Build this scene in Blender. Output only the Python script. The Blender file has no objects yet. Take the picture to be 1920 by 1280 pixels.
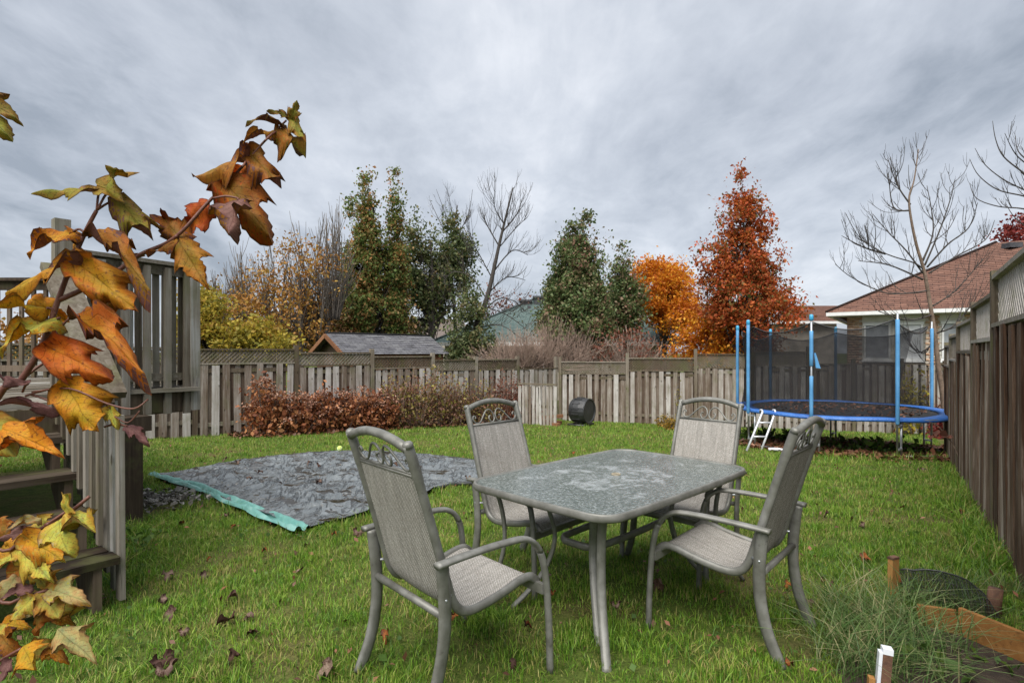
import bpy, math, random
import numpy as np
from mathutils import Vector, Matrix
from mathutils import noise as mnoise
R = math.radians
sc = bpy.context.scene
col = sc.collection
rng = np.random.default_rng(7)
random.seed(7)

# ------------------------------------------------------------------ camera
F, CX, YH, H = 1036.0, 960.0, 658.3, 1.43        # focal length in px of the 1920 px photo, horizon row, eye height
cam_d = bpy.data.cameras.new('camera'); cam = bpy.data.objects.new('camera', cam_d); col.objects.link(cam)
cam_d.sensor_width = 36; cam_d.lens = F/1920*36
cam_d.shift_y = (YH-640)/1920
cam_d.clip_start = .05; cam_d.clip_end = 800
cam.location = (0, 0, H); cam.rotation_euler = (R(90), 0, 0)
sc.camera = cam

# ------------------------------------------------------------------ sky, sun, exposure
SUN_EL, SUN_AZ = R(56), R(205)                   # azimuth clockwise from +Y: behind the camera, a little left
w = bpy.data.worlds.new('World'); sc.world = w; w.use_nodes = True
nt = w.node_tree; nt.nodes.clear(); N = nt.nodes.new; L = nt.links.new
out = N('ShaderNodeOutputWorld'); bg = N('ShaderNodeBackground'); L(bg.outputs[0], out.inputs[0])
tc = N('ShaderNodeTexCoord'); sep = N('ShaderNodeSeparateXYZ'); L(tc.outputs['Generated'], sep.inputs[0])
ad = N('ShaderNodeMath'); ad.operation = 'ADD'; ad.inputs[1].default_value = .22
ab = N('ShaderNodeMath'); ab.operation = 'ABSOLUTE'; L(sep.outputs[2], ab.inputs[0]); L(ab.outputs[0], ad.inputs[0])
dx = N('ShaderNodeMath'); dx.operation = 'DIVIDE'; L(sep.outputs[0], dx.inputs[0]); L(ad.outputs[0], dx.inputs[1])
dy = N('ShaderNodeMath'); dy.operation = 'DIVIDE'; L(sep.outputs[1], dy.inputs[0]); L(ad.outputs[0], dy.inputs[1])
cmb = N('ShaderNodeCombineXYZ'); L(dx.outputs[0], cmb.inputs[0]); L(dy.outputs[0], cmb.inputs[1])
def wnoise(scale, detail, rough, dist, sx=1, sy=1, rz=0, off=(0, 0, 0)):
    mp = N('ShaderNodeMapping'); mp.inputs['Scale'].default_value = (sx, sy, 1); mp.inputs['Rotation'].default_value = (0, 0, rz)
    mp.inputs['Location'].default_value = off
    L(cmb.outputs[0], mp.inputs[0])
    n = N('ShaderNodeTexNoise'); n.inputs['Scale'].default_value = scale; n.inputs['Detail'].default_value = detail
    n.inputs['Roughness'].default_value = rough; n.inputs['Distortion'].default_value = dist
    L(mp.outputs[0], n.inputs['Vector']); return n.outputs[0]
def wmath(op, a, b):
    m = N('ShaderNodeMath'); m.operation = op
    for i, v in enumerate((a, b)):
        if isinstance(v, (int, float)): m.inputs[i].default_value = v
        else: L(v, m.inputs[i])
    return m.outputs[0]
big = wnoise(.75, 3, .5, .5, 1.0, .55, .35, (3.1, 1.4, 0))
mid = wnoise(2.6, 7, .58, .5, 1.0, .5, .3, (1.2, 5.3, 0))
fine = wnoise(9, 5, .6, .3, 1.0, .7, -.3, (0.4, 2.2, 0))
cl = wmath('ADD', wmath('MULTIPLY', big, .52), wmath('ADD', wmath('MULTIPLY', mid, .34), wmath('MULTIPLY', fine, .14)))
rp = N('ShaderNodeValToRGB'); L(cl, rp.inputs[0])
e = rp.color_ramp.elements
e[0].position = .38; e[0].color = (.235, .265, .310, 1)
e[1].position = .66; e[1].color = (.60, .62, .66, 1)
m1 = e.new(.46); m1.color = (.345, .375, .425, 1)
m2 = e.new(.54); m2.color = (.44, .47, .52, 1)
sky = N('ShaderNodeTexSky'); sky.sky_type = 'NISHITA'; sky.sun_disc = False
sky.sun_elevation = SUN_EL; sky.sun_rotation = SUN_AZ
sk = N('ShaderNodeVectorMath'); sk.operation = 'SCALE'; sk.inputs['Scale'].default_value = .08; L(sky.outputs[0], sk.inputs[0])
mx = N('ShaderNodeMix'); mx.data_type = 'RGBA'; mx.inputs[0].default_value = .90
L(sk.outputs[0], mx.inputs[6]); L(rp.outputs[0], mx.inputs[7])
L(mx.outputs[2], bg.inputs[0]); bg.inputs[1].default_value = .41
sun_d = bpy.data.lights.new('sun', 'SUN'); sun = bpy.data.objects.new('sun', sun_d); col.objects.link(sun)
sun_d.energy = 1.5; sun_d.angle = R(60); sun_d.color = (1, .96, .90)
sdir = Vector((math.sin(SUN_AZ)*math.cos(SUN_EL), math.cos(SUN_AZ)*math.cos(SUN_EL), math.sin(SUN_EL)))
sun.rotation_euler = (-sdir).to_track_quat('-Z', 'Y').to_euler()
sc.view_settings.view_transform = 'Standard'; sc.view_settings.look = 'None'
sc.view_settings.gamma = 1; sc.view_settings.use_curve_mapping = False
sc.view_settings.exposure = 1.96
sc.render.engine = 'CYCLES'

# ------------------------------------------------------------------ positions
def gz(X, Y):
    """height of the lawn: level near the table, falling gently to the back fence"""
    X = min(max(X, -9), 12); Y = min(Y, 18)
    t = Y-3.2; s = (math.sqrt(t*t+.5)+t)/2-.05
    return -max(s, 0)*(.052+.0022*X)
def P(px, py, Y): return Vector(((px-CX)/F*Y, Y, H-(py-YH)/F*Y))
def G(px, py):
    a, b = (px-CX)/F, -(py-YH)/F
    lo, hi = .5, 60
    for _ in range(50):
        m = (lo+hi)/2
        if H+b*m > gz(a*m, m): lo = m
        else: hi = m
    return Vector((a*m, m, gz(a*m, m)))
def ray_line(px, A, B):
    """point of the ground line A-B seen in column px"""
    k = (px-CX)/F; d = B-A
    s = (k*A.y-A.x)/(d.x-k*d.y)
    q = A+d*s; return Vector((q.x, q.y, gz(q.x, q.y)))

# ------------------------------------------------------------------ materials
MATS = {}
class NT:
    def __init__(s, name):
        s.m = bpy.data.materials.new(name); s.m.use_nodes = True; s.t = s.m.node_tree; s.t.nodes.clear()
        s.out = s.n('ShaderNodeOutputMaterial'); s.b = s.n('ShaderNodeBsdfPrincipled'); s.l(s.b.outputs[0], s.out.inputs[0])
        s.tc = s.n('ShaderNodeTexCoord'); MATS[name] = s.m
    def n(s, t): return s.t.nodes.new(t)
    def l(s, a, b): s.t.links.new(a, b)
    def set(s, sock, v):
        if isinstance(v, (int, float)): sock.default_value = v
        elif isinstance(v, tuple): sock.default_value = v if len(v) == 4 or sock.type == 'VECTOR' else (*v, 1)
        else: s.l(v, sock)
    def vec(s, scale=(1, 1, 1), coord='Object', rnd=0, rot=(0, 0, 0)):
        mp = s.n('ShaderNodeMapping'); s.l(s.tc.outputs[coord], mp.inputs[0]); mp.inputs['Scale'].default_value = scale
        mp.inputs['Rotation'].default_value = rot
        if rnd:
            oi = s.rand(); ml = s.math('MULTIPLY', oi, rnd); c = s.n('ShaderNodeCombineXYZ')
            for i in range(3): s.l(ml, c.inputs[i])
            s.l(c.outputs[0], mp.inputs['Location'])
        return mp.outputs[0]
    def rand(s): return s.n('ShaderNodeObjectInfo').outputs['Random']
    def attr(s, name):
        a = s.n('ShaderNodeAttribute'); a.attribute_name = name; return a.outputs['Fac']
    def noise(s, vec, scale=5, detail=4, rough=.55, dist=0):
        n = s.n('ShaderNodeTexNoise'); s.l(vec, n.inputs['Vector']); n.inputs['Scale'].default_value = scale
        n.inputs['Detail'].default_value = detail; n.inputs['Roughness'].default_value = rough; n.inputs['Distortion'].default_value = dist
        return n.outputs[0]
    def voro(s, vec, scale=5, feature='F1'):
        n = s.n('ShaderNodeTexVoronoi'); s.l(vec, n.inputs['Vector']); n.inputs['Scale'].default_value = scale; n.feature = feature
        return n.outputs['Distance']
    def ramp(s, fac, stops):
        r = s.n('ShaderNodeValToRGB'); s.l(fac, r.inputs[0]); el = r.color_ramp.elements
        while len(el) < len(stops): el.new(.5)
        for q, (p, c) in zip(el, stops):
            q.position = p; q.color = (c, c, c, 1) if isinstance(c, (int, float)) else (*c, 1)
        return r.outputs[0]
    def math(s, op, a, b=0.0):
        m = s.n('ShaderNodeMath'); m.operation = op; s.set(m.inputs[0], a); s.set(m.inputs[1], b); return m.outputs[0]
    def mix(s, f, a, b, mode='MIX'):
        m = s.n('ShaderNodeMix'); m.data_type = 'RGBA'; m.blend_type = mode
        s.set(m.inputs[0], f); s.set(m.inputs[6], a); s.set(m.inputs[7], b); return m.outputs[2]
    def bump(s, h, st=.3, d=.01):
        b = s.n('ShaderNodeBump'); s.l(h, b.inputs['Height']); b.inputs['Strength'].default_value = st; b.inputs['Distance'].default_value = d
        s.l(b.outputs[0], s.b.inputs['Normal']); return b
    def fin(s, color, rough=.6, metal=0, spec=None, trans=0):
        s.set(s.b.inputs['Base Color'], color); s.set(s.b.inputs['Roughness'], rough); s.set(s.b.inputs['Metallic'], metal)
        if spec is not None: s.b.inputs['Specular IOR Level'].default_value = spec
        if trans:
            tr = s.n('ShaderNodeBsdfTranslucent'); s.set(tr.inputs[0], color); ms = s.n('ShaderNodeMixShader'); ms.inputs[0].default_value = trans
            s.l(s.b.outputs[0], ms.inputs[1]); s.l(tr.outputs[0], ms.inputs[2]); s.l(ms.outputs[0], s.out.inputs[0])
        return s.m

def wood(name, stops, axis=2, grain=28, rough=.85, moss=0, bump=.35, hi=1.0, coord='Object', streak=0):
    s = NT(name); sc3 = [grain, grain, grain]; sc3[axis] = grain*.045
    v = s.vec(tuple(sc3), coord, rnd=37)
    g = s.noise(v, 1, 6, .62, .6)
    v2 = s.vec((2.2, 2.2, 2.2), coord, rnd=11); big = s.noise(v2, 1, 3, .55, .3)
    r = s.rand()
    f = s.math('ADD', s.math('MULTIPLY', g, .62), s.math('ADD', s.math('MULTIPLY', big, .32), s.math('MULTIPLY', r, .40)))
    c = s.ramp(s.math('MULTIPLY', f, hi), stops)
    v3 = s.vec(tuple(1.9*k for k in sc3), coord, rnd=71); crack = s.noise(v3, 1, 4, .7, .2)
    c = s.mix(s.ramp(crack, [(.30, .75), (.40, 0.0)]), c, (.02, .016, .012))
    kv = s.vec(tuple((5.5 if i != axis else 2.6) for i in range(3)), coord, rnd=91)
    kn = s.voro(kv, 1); c = s.mix(s.ramp(kn, [(.06, .8), (.11, 0.0)]), c, (.035, .022, .014))
    if streak:
        sn_ = s.noise(s.vec(tuple(.8*k for k in sc3), coord, rnd=53), 1, 5, .7, .3); c = s.mix(s.ramp(sn_, [(.55, 0.0), (.66, streak)]), c, stops[-1][1])
    if moss:
        mn = s.noise(s.vec((4, 4, 4), coord, rnd=5), 1, 5, .6)
        c = s.mix(s.ramp(mn, [(.5, 0.0), (.68, moss)]), c, (.10, .115, .035))
    s.bump(s.math('ADD', g, s.math('MULTIPLY', crack, .6)), bump, .006)
    return s.fin(c, rough, spec=.2)
GREYW = [(.32, (.080, .054, .038)), (.46, (.15, .113, .085)), (.58, (.235, .198, .165)), (.72, (.335, .305, .275)), (.92, (.52, .50, .475))]
BROWNW = [(.30, (.035, .023, .016)), (.48, (.085, .057, .041)), (.62, (.14, .100, .074)), (.78, (.20, .155, .12)), (.95, (.30, .26, .22))]
DARKW = [(.30, (.018, .013, .010)), (.5, (.045, .032, .022)), (.7, (.085, .062, .043)), (.9, (.15, .115, .085))]
RIGHTW = [(.32, (.018, .009, .005)), (.48, (.056, .029, .017)), (.60, (.100, .058, .036)), (.73, (.17, .115, .080)), (.88, (.40, .34, .29))]
DECKW = [(.30, (.040, .030, .020)), (.48, (.088, .070, .050)), (.62, (.145, .125, .097)), (.80, (.235, .215, .185)), (.95, (.36, .36, .345))]
wood('fence_board', GREYW, bump=.5, hi=1.0, streak=.35, moss=.3)
wood('fence_board_back', BROWNW)
wood('fence_trim', [(.3, (.05, .035, .024)), (.5, (.10, .076, .053)), (.7, (.17, .14, .105)), (.9, (.27, .24, .20))], moss=.55)
wood('fence_right', RIGHTW, grain=44, bump=.7, streak=.55, hi=.95)
wood('rail_grey', [(.3, (.07, .052, .038)), (.5, (.14, .115, .09)), (.7, (.26, .23, .20)), (.9, (.40, .37, .34))], moss=.4)
wood('deck_wood', DECKW, moss=.35)
wood('deck_wood_flat', DECKW, axis=0, moss=.2)
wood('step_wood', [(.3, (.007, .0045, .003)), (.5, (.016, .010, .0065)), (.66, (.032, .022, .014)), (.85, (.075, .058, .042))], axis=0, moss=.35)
wood('dark_timber', DARKW, moss=.35)
wood('orange_board', [(.3, (.12, .050, .016)), (.55, (.27, .125, .038)), (.8, (.40, .21, .07))], axis=0, bump=.25)
wood('orange_stake', [(.3, (.12, .050, .016)), (.55, (.27, .125, .038)), (.8, (.40, .21, .07))], axis=2, bump=.25)
wood('rusty_timber', [(.3, (.05, .022, .012)), (.55, (.15, .065, .032)), (.8, (.26, .13, .07))], axis=0)

s = NT('chair_metal'); nz = s.noise(s.vec((1, 1, 1), rnd=9), 14, 5, .6)
nb = s.noise(s.vec((1, 1, 1), rnd=3), 260, 2, .5)
c = s.ramp(nz, [(.28, (.120, .118, .103)), (.5, (.175, .173, .155)), (.72, (.235, .233, .217))])
c = s.mix(s.ramp(s.noise(s.vec((1, 1, 1), rnd=21), 32, 4, .7), [(.62, 0.0), (.74, .55)]), c, (.055, .050, .040))
s.bump(nb, .12, .002); s.fin(c, s.ramp(nz, [(.3, .34), (.7, .55)]), .25)

s = NT('sling'); uv = s.vec((1, 1, 1), 'UV')
br = s.n('ShaderNodeTexBrick'); s.l(uv, br.inputs['Vector'])
br.inputs['Scale'].default_value = 1; br.inputs['Brick Width'].default_value = .011; br.inputs['Row Height'].default_value = .0062
br.inputs['Mortar Size'].default_value = .00125; br.inputs['Mortar Smooth'].default_value = .35
br.inputs['Color1'].default_value = (.60, .575, .53, 1); br.inputs['Color2'].default_value = (.47, .44, .395, 1); br.inputs['Mortar'].default_value = (.035, .03, .026, 1)
sv = s.vec((60, 4, 1), 'UV'); st = s.noise(sv, 1, 3, .6)
c = s.mix(1, br.outputs[0], s.ramp(st, [(.3, .72), (.7, 1.15)]), 'MULTIPLY')
c = s.mix(s.ramp(s.noise(s.vec((5, 5, 5), rnd=6), 1, 4, .6), [(.55, 0.0), (.8, .3)]), c, (.14, .115, .09))
s.bump(br.outputs['Fac'], -.5, .002); s.fin(c, .75, spec=.25)

s = NT('rain_glass'); v = s.vec((1, 1, 1))
h1 = s.voro(v, 70, 'SMOOTH_F1'); h2 = s.noise(v, 80, 3, .6, .8); wet = s.noise(v, 5.0, 5, .62, .5); pat = s.noise(v, 15, 4, .6, .5)  # wet and pat only place the painted sky reflections
s.bump(s.math('ADD', h1, s.math('MULTIPLY', h2, .6)), .55, .005)
c = s.ramp(h2, [(.36, (.055, .075, .066)), (.50, (.135, .165, .152)), (.64, (.34, .375, .365))])  # ripple glints and dark gaps of the reflection are painted into the colour
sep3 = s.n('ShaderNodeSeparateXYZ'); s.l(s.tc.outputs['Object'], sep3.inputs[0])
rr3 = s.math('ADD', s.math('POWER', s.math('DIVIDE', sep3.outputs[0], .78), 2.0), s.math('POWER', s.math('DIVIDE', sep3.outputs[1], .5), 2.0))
sky_glint = s.math('MULTIPLY', s.ramp(s.math('ADD', wet, s.math('MULTIPLY', s.math('SUBTRACT', .45, rr3), .22)), [(.50, 0.0), (.60, 1.0)]), s.ramp(pat, [(.40, 0.0), (.62, 1.0)]))
c = s.mix(s.math('MULTIPLY', sky_glint, .60), c, (.60, .64, .66))  # pale sky reflections painted into the glass colour, densest at the centre
s.b.inputs['Transmission Weight'].default_value = .30; s.b.inputs['IOR'].default_value = 1.5
s.fin(c, .08, 0, 1.0)

s = NT('tarp'); v = s.vec((1, 1, 1))
n1 = s.noise(v, 1.7, 6, .6, .4); n2 = s.noise(s.vec((1.6, .8, 1), rot=(0, 0, .5)), 7, 6, .68, 1.4); n3 = s.noise(s.vec((1.0, 1.6, 1)), 2.6, 5, .58, .9)
pud = s.ramp(n3, [(.57, 0.0), (.59, 1.0)])
cre = s.math('ABSOLUTE', s.math('SUBTRACT', s.noise(s.vec((2.2, .9, 1), rot=(0, 0, .5)), 3.2, 5, .6, 1.2), .5))
crease = s.ramp(cre, [(.0, 1.0), (.035, 0.0)])
c = s.ramp(n2, [(.30, (.060, .070, .076)), (.5, (.125, .142, .150)), (.72, (.23, .25, .26))])
c = s.mix(s.ramp(n1, [(.42, 0.0), (.7, .6)]), c, (.24, .262, .272))  # greys over the black sheet are sky sheen painted into its colour
c = s.mix(s.math('MULTIPLY', crease, .8), c, (.018, .020, .022))  # wrinkle shading painted dark into the colour along the creases
c = s.mix(pud, c, (.026, .021, .013))
c = s.mix(s.math('MULTIPLY', s.ramp(s.noise(v, 46, 3, .6), [(.62, 0.0), (.68, 1.0)]), s.ramp(s.noise(v, 2.3, 3), [(.48, 0.0), (.6, .8)])), c, (.26, .18, .11))
s.bump(s.math('MULTIPLY', s.math('ADD', n2, s.math('MULTIPLY', crease, -.5)), s.math('SUBTRACT', 1, pud)), .7, .05)
s.fin(c, s.math('SUBTRACT', s.ramp(n1, [(.35, .16), (.65, .36)]), s.math('MULTIPLY', pud, .12)), 0, 1.0)
s = NT('teal_sheet'); v = s.vec((1, 1, 1)); n1 = s.noise(v, 5, 5, .6, .5)
c = s.ramp(n1, [(.3, (.085, .24, .215)), (.55, (.16, .37, .33)), (.75, (.33, .50, .46))])
c = s.mix(s.ramp(s.noise(v, 22, 4, .7), [(.6, 0.0), (.72, .7)]), c, (.10, .10, .07))
s.bump(s.noise(v, 14, 4, .6, 1), .4, .03); s.fin(c, .45)

def simple(name, a, b, rough=.5, metal=0, scale=8, bump=.1, spec=None, bd=.005, rnd=0):
    s = NT(name); n = s.noise(s.vec((1, 1, 1), rnd=rnd), scale, 5, .6, .2); s.bump(s.noise(s.vec((1, 1, 1)), scale*6, 3, .6), bump, bd)
    return s.fin(s.ramp(n, [(.3, a), (.7, b)]), rough, metal, spec)
simple('galvanised', (.32, .34, .36), (.52, .54, .56), .38, .7, 12)
simple('ladder_metal', (.50, .52, .56), (.70, .72, .76), .4, .3, 12)
simple('blue_foam', (.06, .23, .47), (.12, .34, .60), .6, 0, 5, .3, rnd=7)
simple('blue_pad', (.018, .085, .33), (.05, .17, .48), .45, 0, 4, .5, bd=.03)
simple('blue_cap', (.04, .30, .55), (.06, .38, .62), .4)
simple('trampoline_mat', (.012, .012, .012), (.03, .028, .026), .7, 0, 7)
simple('black_plastic', (.018, .019, .020), (.042, .043, .045), .42, 0, 5, .12)
simple('white_trim', (.62, .63, .62), (.78, .79, .78), .5, 0, 6)
simple('cream_siding', (.50, .49, .42), (.62, .61, .54), .7, 0, 4)
simple('stucco', (.40, .35, .29), (.56, .50, .43), .9, 0, 4, .3)
simple('blind', (.22, .24, .26), (.36, .38, .40), .4, 0, 3)
simple('blind_white', (.50, .52, .53), (.68, .70, .71), .4, 0, 3)
simple('dark_glass', (.025, .03, .035), (.07, .08, .09), .08, 0, 2, 0)
simple('vent_metal', (.05, .05, .055), (.11, .11, .12), .5, .4)
simple('mortar', (.40, .35, .29), (.50, .45, .38), .95, 0, 20, .3)
simple('rust_post', (.07, .035, .022), (.17, .085, .05), .85, 0, 30, .5)
simple('bark_grey', (.075, .062, .052), (.17, .145, .12), .9, 0, 24, .6, bd=.01)
simple('bark_dark', (.030, .026, .024), (.075, .064, .056), .9, 0, 24, .5, bd=.01)
simple('bark_tan', (.10, .07, .05), (.24, .17, .125), .85, 0, 14, .4, bd=.01)
simple('twig_pink', (.20, .135, .105), (.42, .31, .25), .9, 0, 9, .1)
simple('stem_red', (.085, .024, .016), (.16, .060, .036), .55, 0, 30, .2)
simple('ball_felt', (.42, .55, .10), (.60, .72, .22), .95, 0, 60, .6)
simple('tan_plastic', (.26, .22, .15), (.36, .31, .22), .5)
simple('white_plastic', (.58, .60, .66), (.75, .77, .82), .45)

def net_mat(name, dens, colr):
    s = NT(name); s.fin(colr, .8, spec=.1)
    tr = s.n('ShaderNodeBsdfTransparent'); ms = s.n('ShaderNodeMixShader')
    nz = s.noise(s.vec((1, 1, 1)), 2.2, 4, .6, .6)
    s.l(s.ramp(nz, [(.3, dens-.10), (.7, dens+.10)]), ms.inputs[0])
    s.l(tr.outputs[0], ms.inputs[1]); s.l(s.b.outputs[0], ms.inputs[2]); s.l(ms.outputs[0], s.out.inputs[0])
net_mat('net', .68, (.020, .020, .022))
net_mat('garden_net', .34, (.014, .018, .014))

def shingle(name, cols, uw=.32, uh=.14):
    s = NT(name); uv = s.vec((1, 1, 1), 'UV')
    br = s.n('ShaderNodeTexBrick'); s.l(uv, br.inputs['Vector']); br.inputs['Scale'].default_value = 1
    br.inputs['Brick Width'].default_value = uw; br.inputs['Row Height'].default_value = uh; br.inputs['Mortar Size'].default_value = .006
    br.inputs['Color1'].default_value = (*cols[0], 1); br.inputs['Color2'].default_value = (*cols[1], 1); br.inputs['Mortar'].default_value = (*cols[2], 1)
    n = s.noise(s.vec((1.6, 8, 1), 'UV'), 1.3, 4, .75); c = s.mix(s.ramp(n, [(.50, 0.0), (.60, .85)]), br.outputs[0], cols[3])
    n2 = s.noise(s.vec((1, 1, 1), 'UV'), 90, 2, .6); c = s.mix(1, c, s.ramp(n2, [(.3, .7), (.7, 1.25)]), 'MULTIPLY')
    s.bump(n2, .3, .004); return s.fin(c, .9, spec=.15)
shingle('shingle_grey', ((.13, .13, .145), (.20, .20, .21), (.02, .02, .022), (.055, .055, .06)), .30, .15)
shingle('shingle_brown', ((.215, .118, .088), (.15, .080, .060), (.030, .018, .015), (.075, .046, .040)), .33, .15)
shingle('shingle_green', ((.085, .13, .125), (.12, .165, .155), (.05, .07, .07), (.15, .185, .175)), .33, .15)
shingle('shingle_far', ((.13, .105, .095), (.17, .14, .125), (.06, .05, .045), (.20, .17, .15)), .33, .15)
s = NT('brick_face'); r = s.noise(s.vec((1, 1, 1)), 3.4, 2, .8); r2 = s.noise(s.vec((4.3, 4.3, 13)), 1, 1, .9)
c = s.ramp(s.math('ADD', s.math('MULTIPLY', r, .3), s.math('MULTIPLY', r2, .7)), [(.34, (.30, .165, .10)), (.5, (.46, .29, .185)), (.66, (.56, .41, .29))])
s.bump(s.noise(s.vec((1, 1, 1)), 60, 3), .3, .004); s.fin(c, .9, spec=.15)

def leafmat(name, stops, trans=.3, pscale=1.1, rough=.55, spread=.62):
    s = NT(name); a = s.attr('rnd'); n = s.noise(s.vec((1, 1, 1)), pscale, 3, .55)
    f = s.math('ADD', s.math('MULTIPLY', a, spread), s.math('MULTIPLY', s.math('SUBTRACT', n, .25), (1-spread)*2))
    return s.fin(s.ramp(f, stops), rough, spec=.3, trans=trans)
leafmat('leaf_pear_green', [(0.05, (0.06, 0.105, 0.026)), (0.3, (0.11, 0.17, 0.042)), (0.5, (0.18, 0.215, 0.056)), (0.66, (0.27, 0.2, 0.075)), (0.8, (0.38, 0.19, 0.07)), (0.95, (0.48, 0.18, 0.06))])
leafmat('leaf_pear_dark', [(0.05, (0.05, 0.078, 0.032)), (0.4, (0.098, 0.132, 0.05)), (0.68, (0.155, 0.17, 0.068)), (0.92, (0.28, 0.18, 0.09))])
leafmat('leaf_pear_pyramid', [(0.05, (0.052, 0.09, 0.032)), (0.38, (0.105, 0.155, 0.052)), (0.6, (0.165, 0.19, 0.072)), (0.76, (0.27, 0.18, 0.12)), (0.95, (0.36, 0.16, 0.12))])
leafmat('leaf_pear_red', [(0.05, (0.075, 0.1, 0.024)), (0.2, (0.15, 0.12, 0.03)), (0.34, (0.34, 0.1, 0.024)), (0.55, (0.42, 0.075, 0.026)), (0.74, (0.5, 0.135, 0.032)), (0.88, (0.56, 0.22, 0.04)), (0.97, (0.32, 0.05, 0.03))], .35)
leafmat('leaf_maple_orange', [(0.05, (0.34, 0.085, 0.016)), (0.28, (0.5, 0.14, 0.016)), (0.48, (0.64, 0.22, 0.016)), (0.68, (0.74, 0.34, 0.025)), (0.85, (0.76, 0.46, 0.05)), (0.98, (0.4, 0.12, 0.03))], .4, .6)
leafmat('leaf_brown_mix', [(0.05, (0.098, 0.086, 0.025)), (0.3, (0.172, 0.155, 0.04)), (0.5, (0.287, 0.196, 0.071)), (0.68, (0.333, 0.161, 0.086)), (0.85, (0.437, 0.253, 0.138)), (0.97, (0.46, 0.368, 0.092))])
leafmat('leaf_rust_sparse', [(0.05, (0.13, 0.12, 0.03)), (0.3, (0.3, 0.14, 0.035)), (0.55, (0.42, 0.2, 0.05)), (0.75, (0.46, 0.3, 0.06)), (0.95, (0.26, 0.11, 0.05))])
leafmat('leaf_yellow_bush', [(.05, (.12, .14, .022)), (.35, (.28, .24, .035)), (.6, (.46, .36, .045)), (.85, (.34, .18, .04)), (.97, (.40, .22, .06))], .4)
leafmat('leaf_hydrangea', [(0.05, (0.075, 0.03, 0.018)), (0.3, (0.17, 0.058, 0.028)), (0.55, (0.31, 0.11, 0.045)), (0.8, (0.44, 0.2, 0.08)), (0.95, (0.52, 0.33, 0.17))], .25)
leafmat('flower_dry', [(0.05, (0.2, 0.09, 0.06)), (0.5, (0.4, 0.21, 0.14)), (0.95, (0.58, 0.42, 0.31))], .2)
leafmat('leaf_bush_mixed', [(0.05, (0.09, 0.042, 0.03)), (0.25, (0.19, 0.09, 0.06)), (0.46, (0.27, 0.14, 0.085)), (0.58, (0.19, 0.17, 0.04)), (0.66, (0.32, 0.28, 0.06)), (0.8, (0.26, 0.16, 0.11)), (0.97, (0.17, 0.08, 0.075))])
leafmat('leaf_bush_red', [(.05, (.07, .03, .022)), (.4, (.17, .065, .042)), (.7, (.24, .085, .05)), (.95, (.15, .10, .04))])
leafmat('leaf_dark_red', [(.05, (.09, .012, .012)), (.5, (.19, .025, .022)), (.95, (.30, .07, .045))])
leafmat('leaf_vine', [(.05, (.12, .14, .02)), (.4, (.36, .31, .045)), (.7, (.50, .41, .06)), (.85, (.26, .06, .035)), (.97, (.15, .15, .03))], .4)
leafmat('leaf_green', [(.05, (.030, .065, .012)), (.5, (.075, .15, .024)), (.95, (.17, .24, .04))], .35)
leafmat('leaf_fern', [(.05, (.12, .12, .02)), (.5, (.36, .22, .03)), (.95, (.42, .17, .03))], .35)
leafmat('leaf_litter', [(.05, (.040, .022, .014)), (.4, (.11, .050, .028)), (.7, (.20, .085, .045)), (.95, (.30, .16, .10))], 0)
leafmat('chips', [(.05, (.035, .03, .025)), (.5, (.13, .12, .10)), (.95, (.42, .40, .36))], 0)

def grassmat(name, stops, straw, pscale):
    s = NT(name); a = s.attr('rnd')
    n = s.noise(s.vec((1, 1, 0)), pscale, 5, .6, .3); n2 = s.noise(s.vec((1, 1, 0)), pscale*3.1, 4, .6)
    n3 = s.noise(s.vec((1, 1, 0)), pscale*7, 4, .6); f = s.math('ADD', s.math('MULTIPLY', a, .42), s.math('ADD', s.math('MULTIPLY', n, .30), s.math('MULTIPLY', s.math('SUBTRACT', s.math('MULTIPLY', n3, 1.6), .3), .30)))
    c = s.ramp(f, stops)
    sf = s.ramp(s.math('ADD', s.math('MULTIPLY', n2, .62), s.math('MULTIPLY', s.attr('rnd2'), .38)), [(.57, 0.0), (.68, .8)])
    c = s.mix(sf, c, straw)
    return s.fin(c, .5, spec=.35, trans=.32)
grassmat('grass', [(.18, (.020, .056, .006)), (.36, (.066, .165, .013)), (.54, (.150, .300, .024)), (.76, (.31, .42, .06))], (.42, .33, .13), .9)
grassmat('tall_grass', [(.15, (.035, .075, .018)), (.45, (.080, .155, .036)), (.8, (.20, .28, .095))], (.46, .40, .22), 1.6)
s = NT('ground'); v = s.vec((1, 1, 0))
g1 = s.noise(v, .9, 5, .6, .3); g2 = s.noise(v, 12, 6, .7); g3 = s.noise(v, 60, 4, .7)
c = s.ramp(s.math('ADD', s.math('MULTIPLY', g2, .5), s.math('MULTIPLY', g3, .5)), [(.32, (.030, .036, .010)), (.48, (.070, .098, .020)), (.62, (.12, .155, .034)), (.75, (.22, .19, .075))])
c = s.mix(s.ramp(g1, [(.48, 0.0), (.66, .7)]), c, s.ramp(g3, [(.3, (.05, .034, .020)), (.7, (.24, .17, .085))]))
s.bump(g3, .6, .03); s.fin(c, .95, spec=.1)
simple('soil', (.028, .019, .013), (.085, .058, .040), .95, 0, 14, .8, bd=.03)

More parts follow.
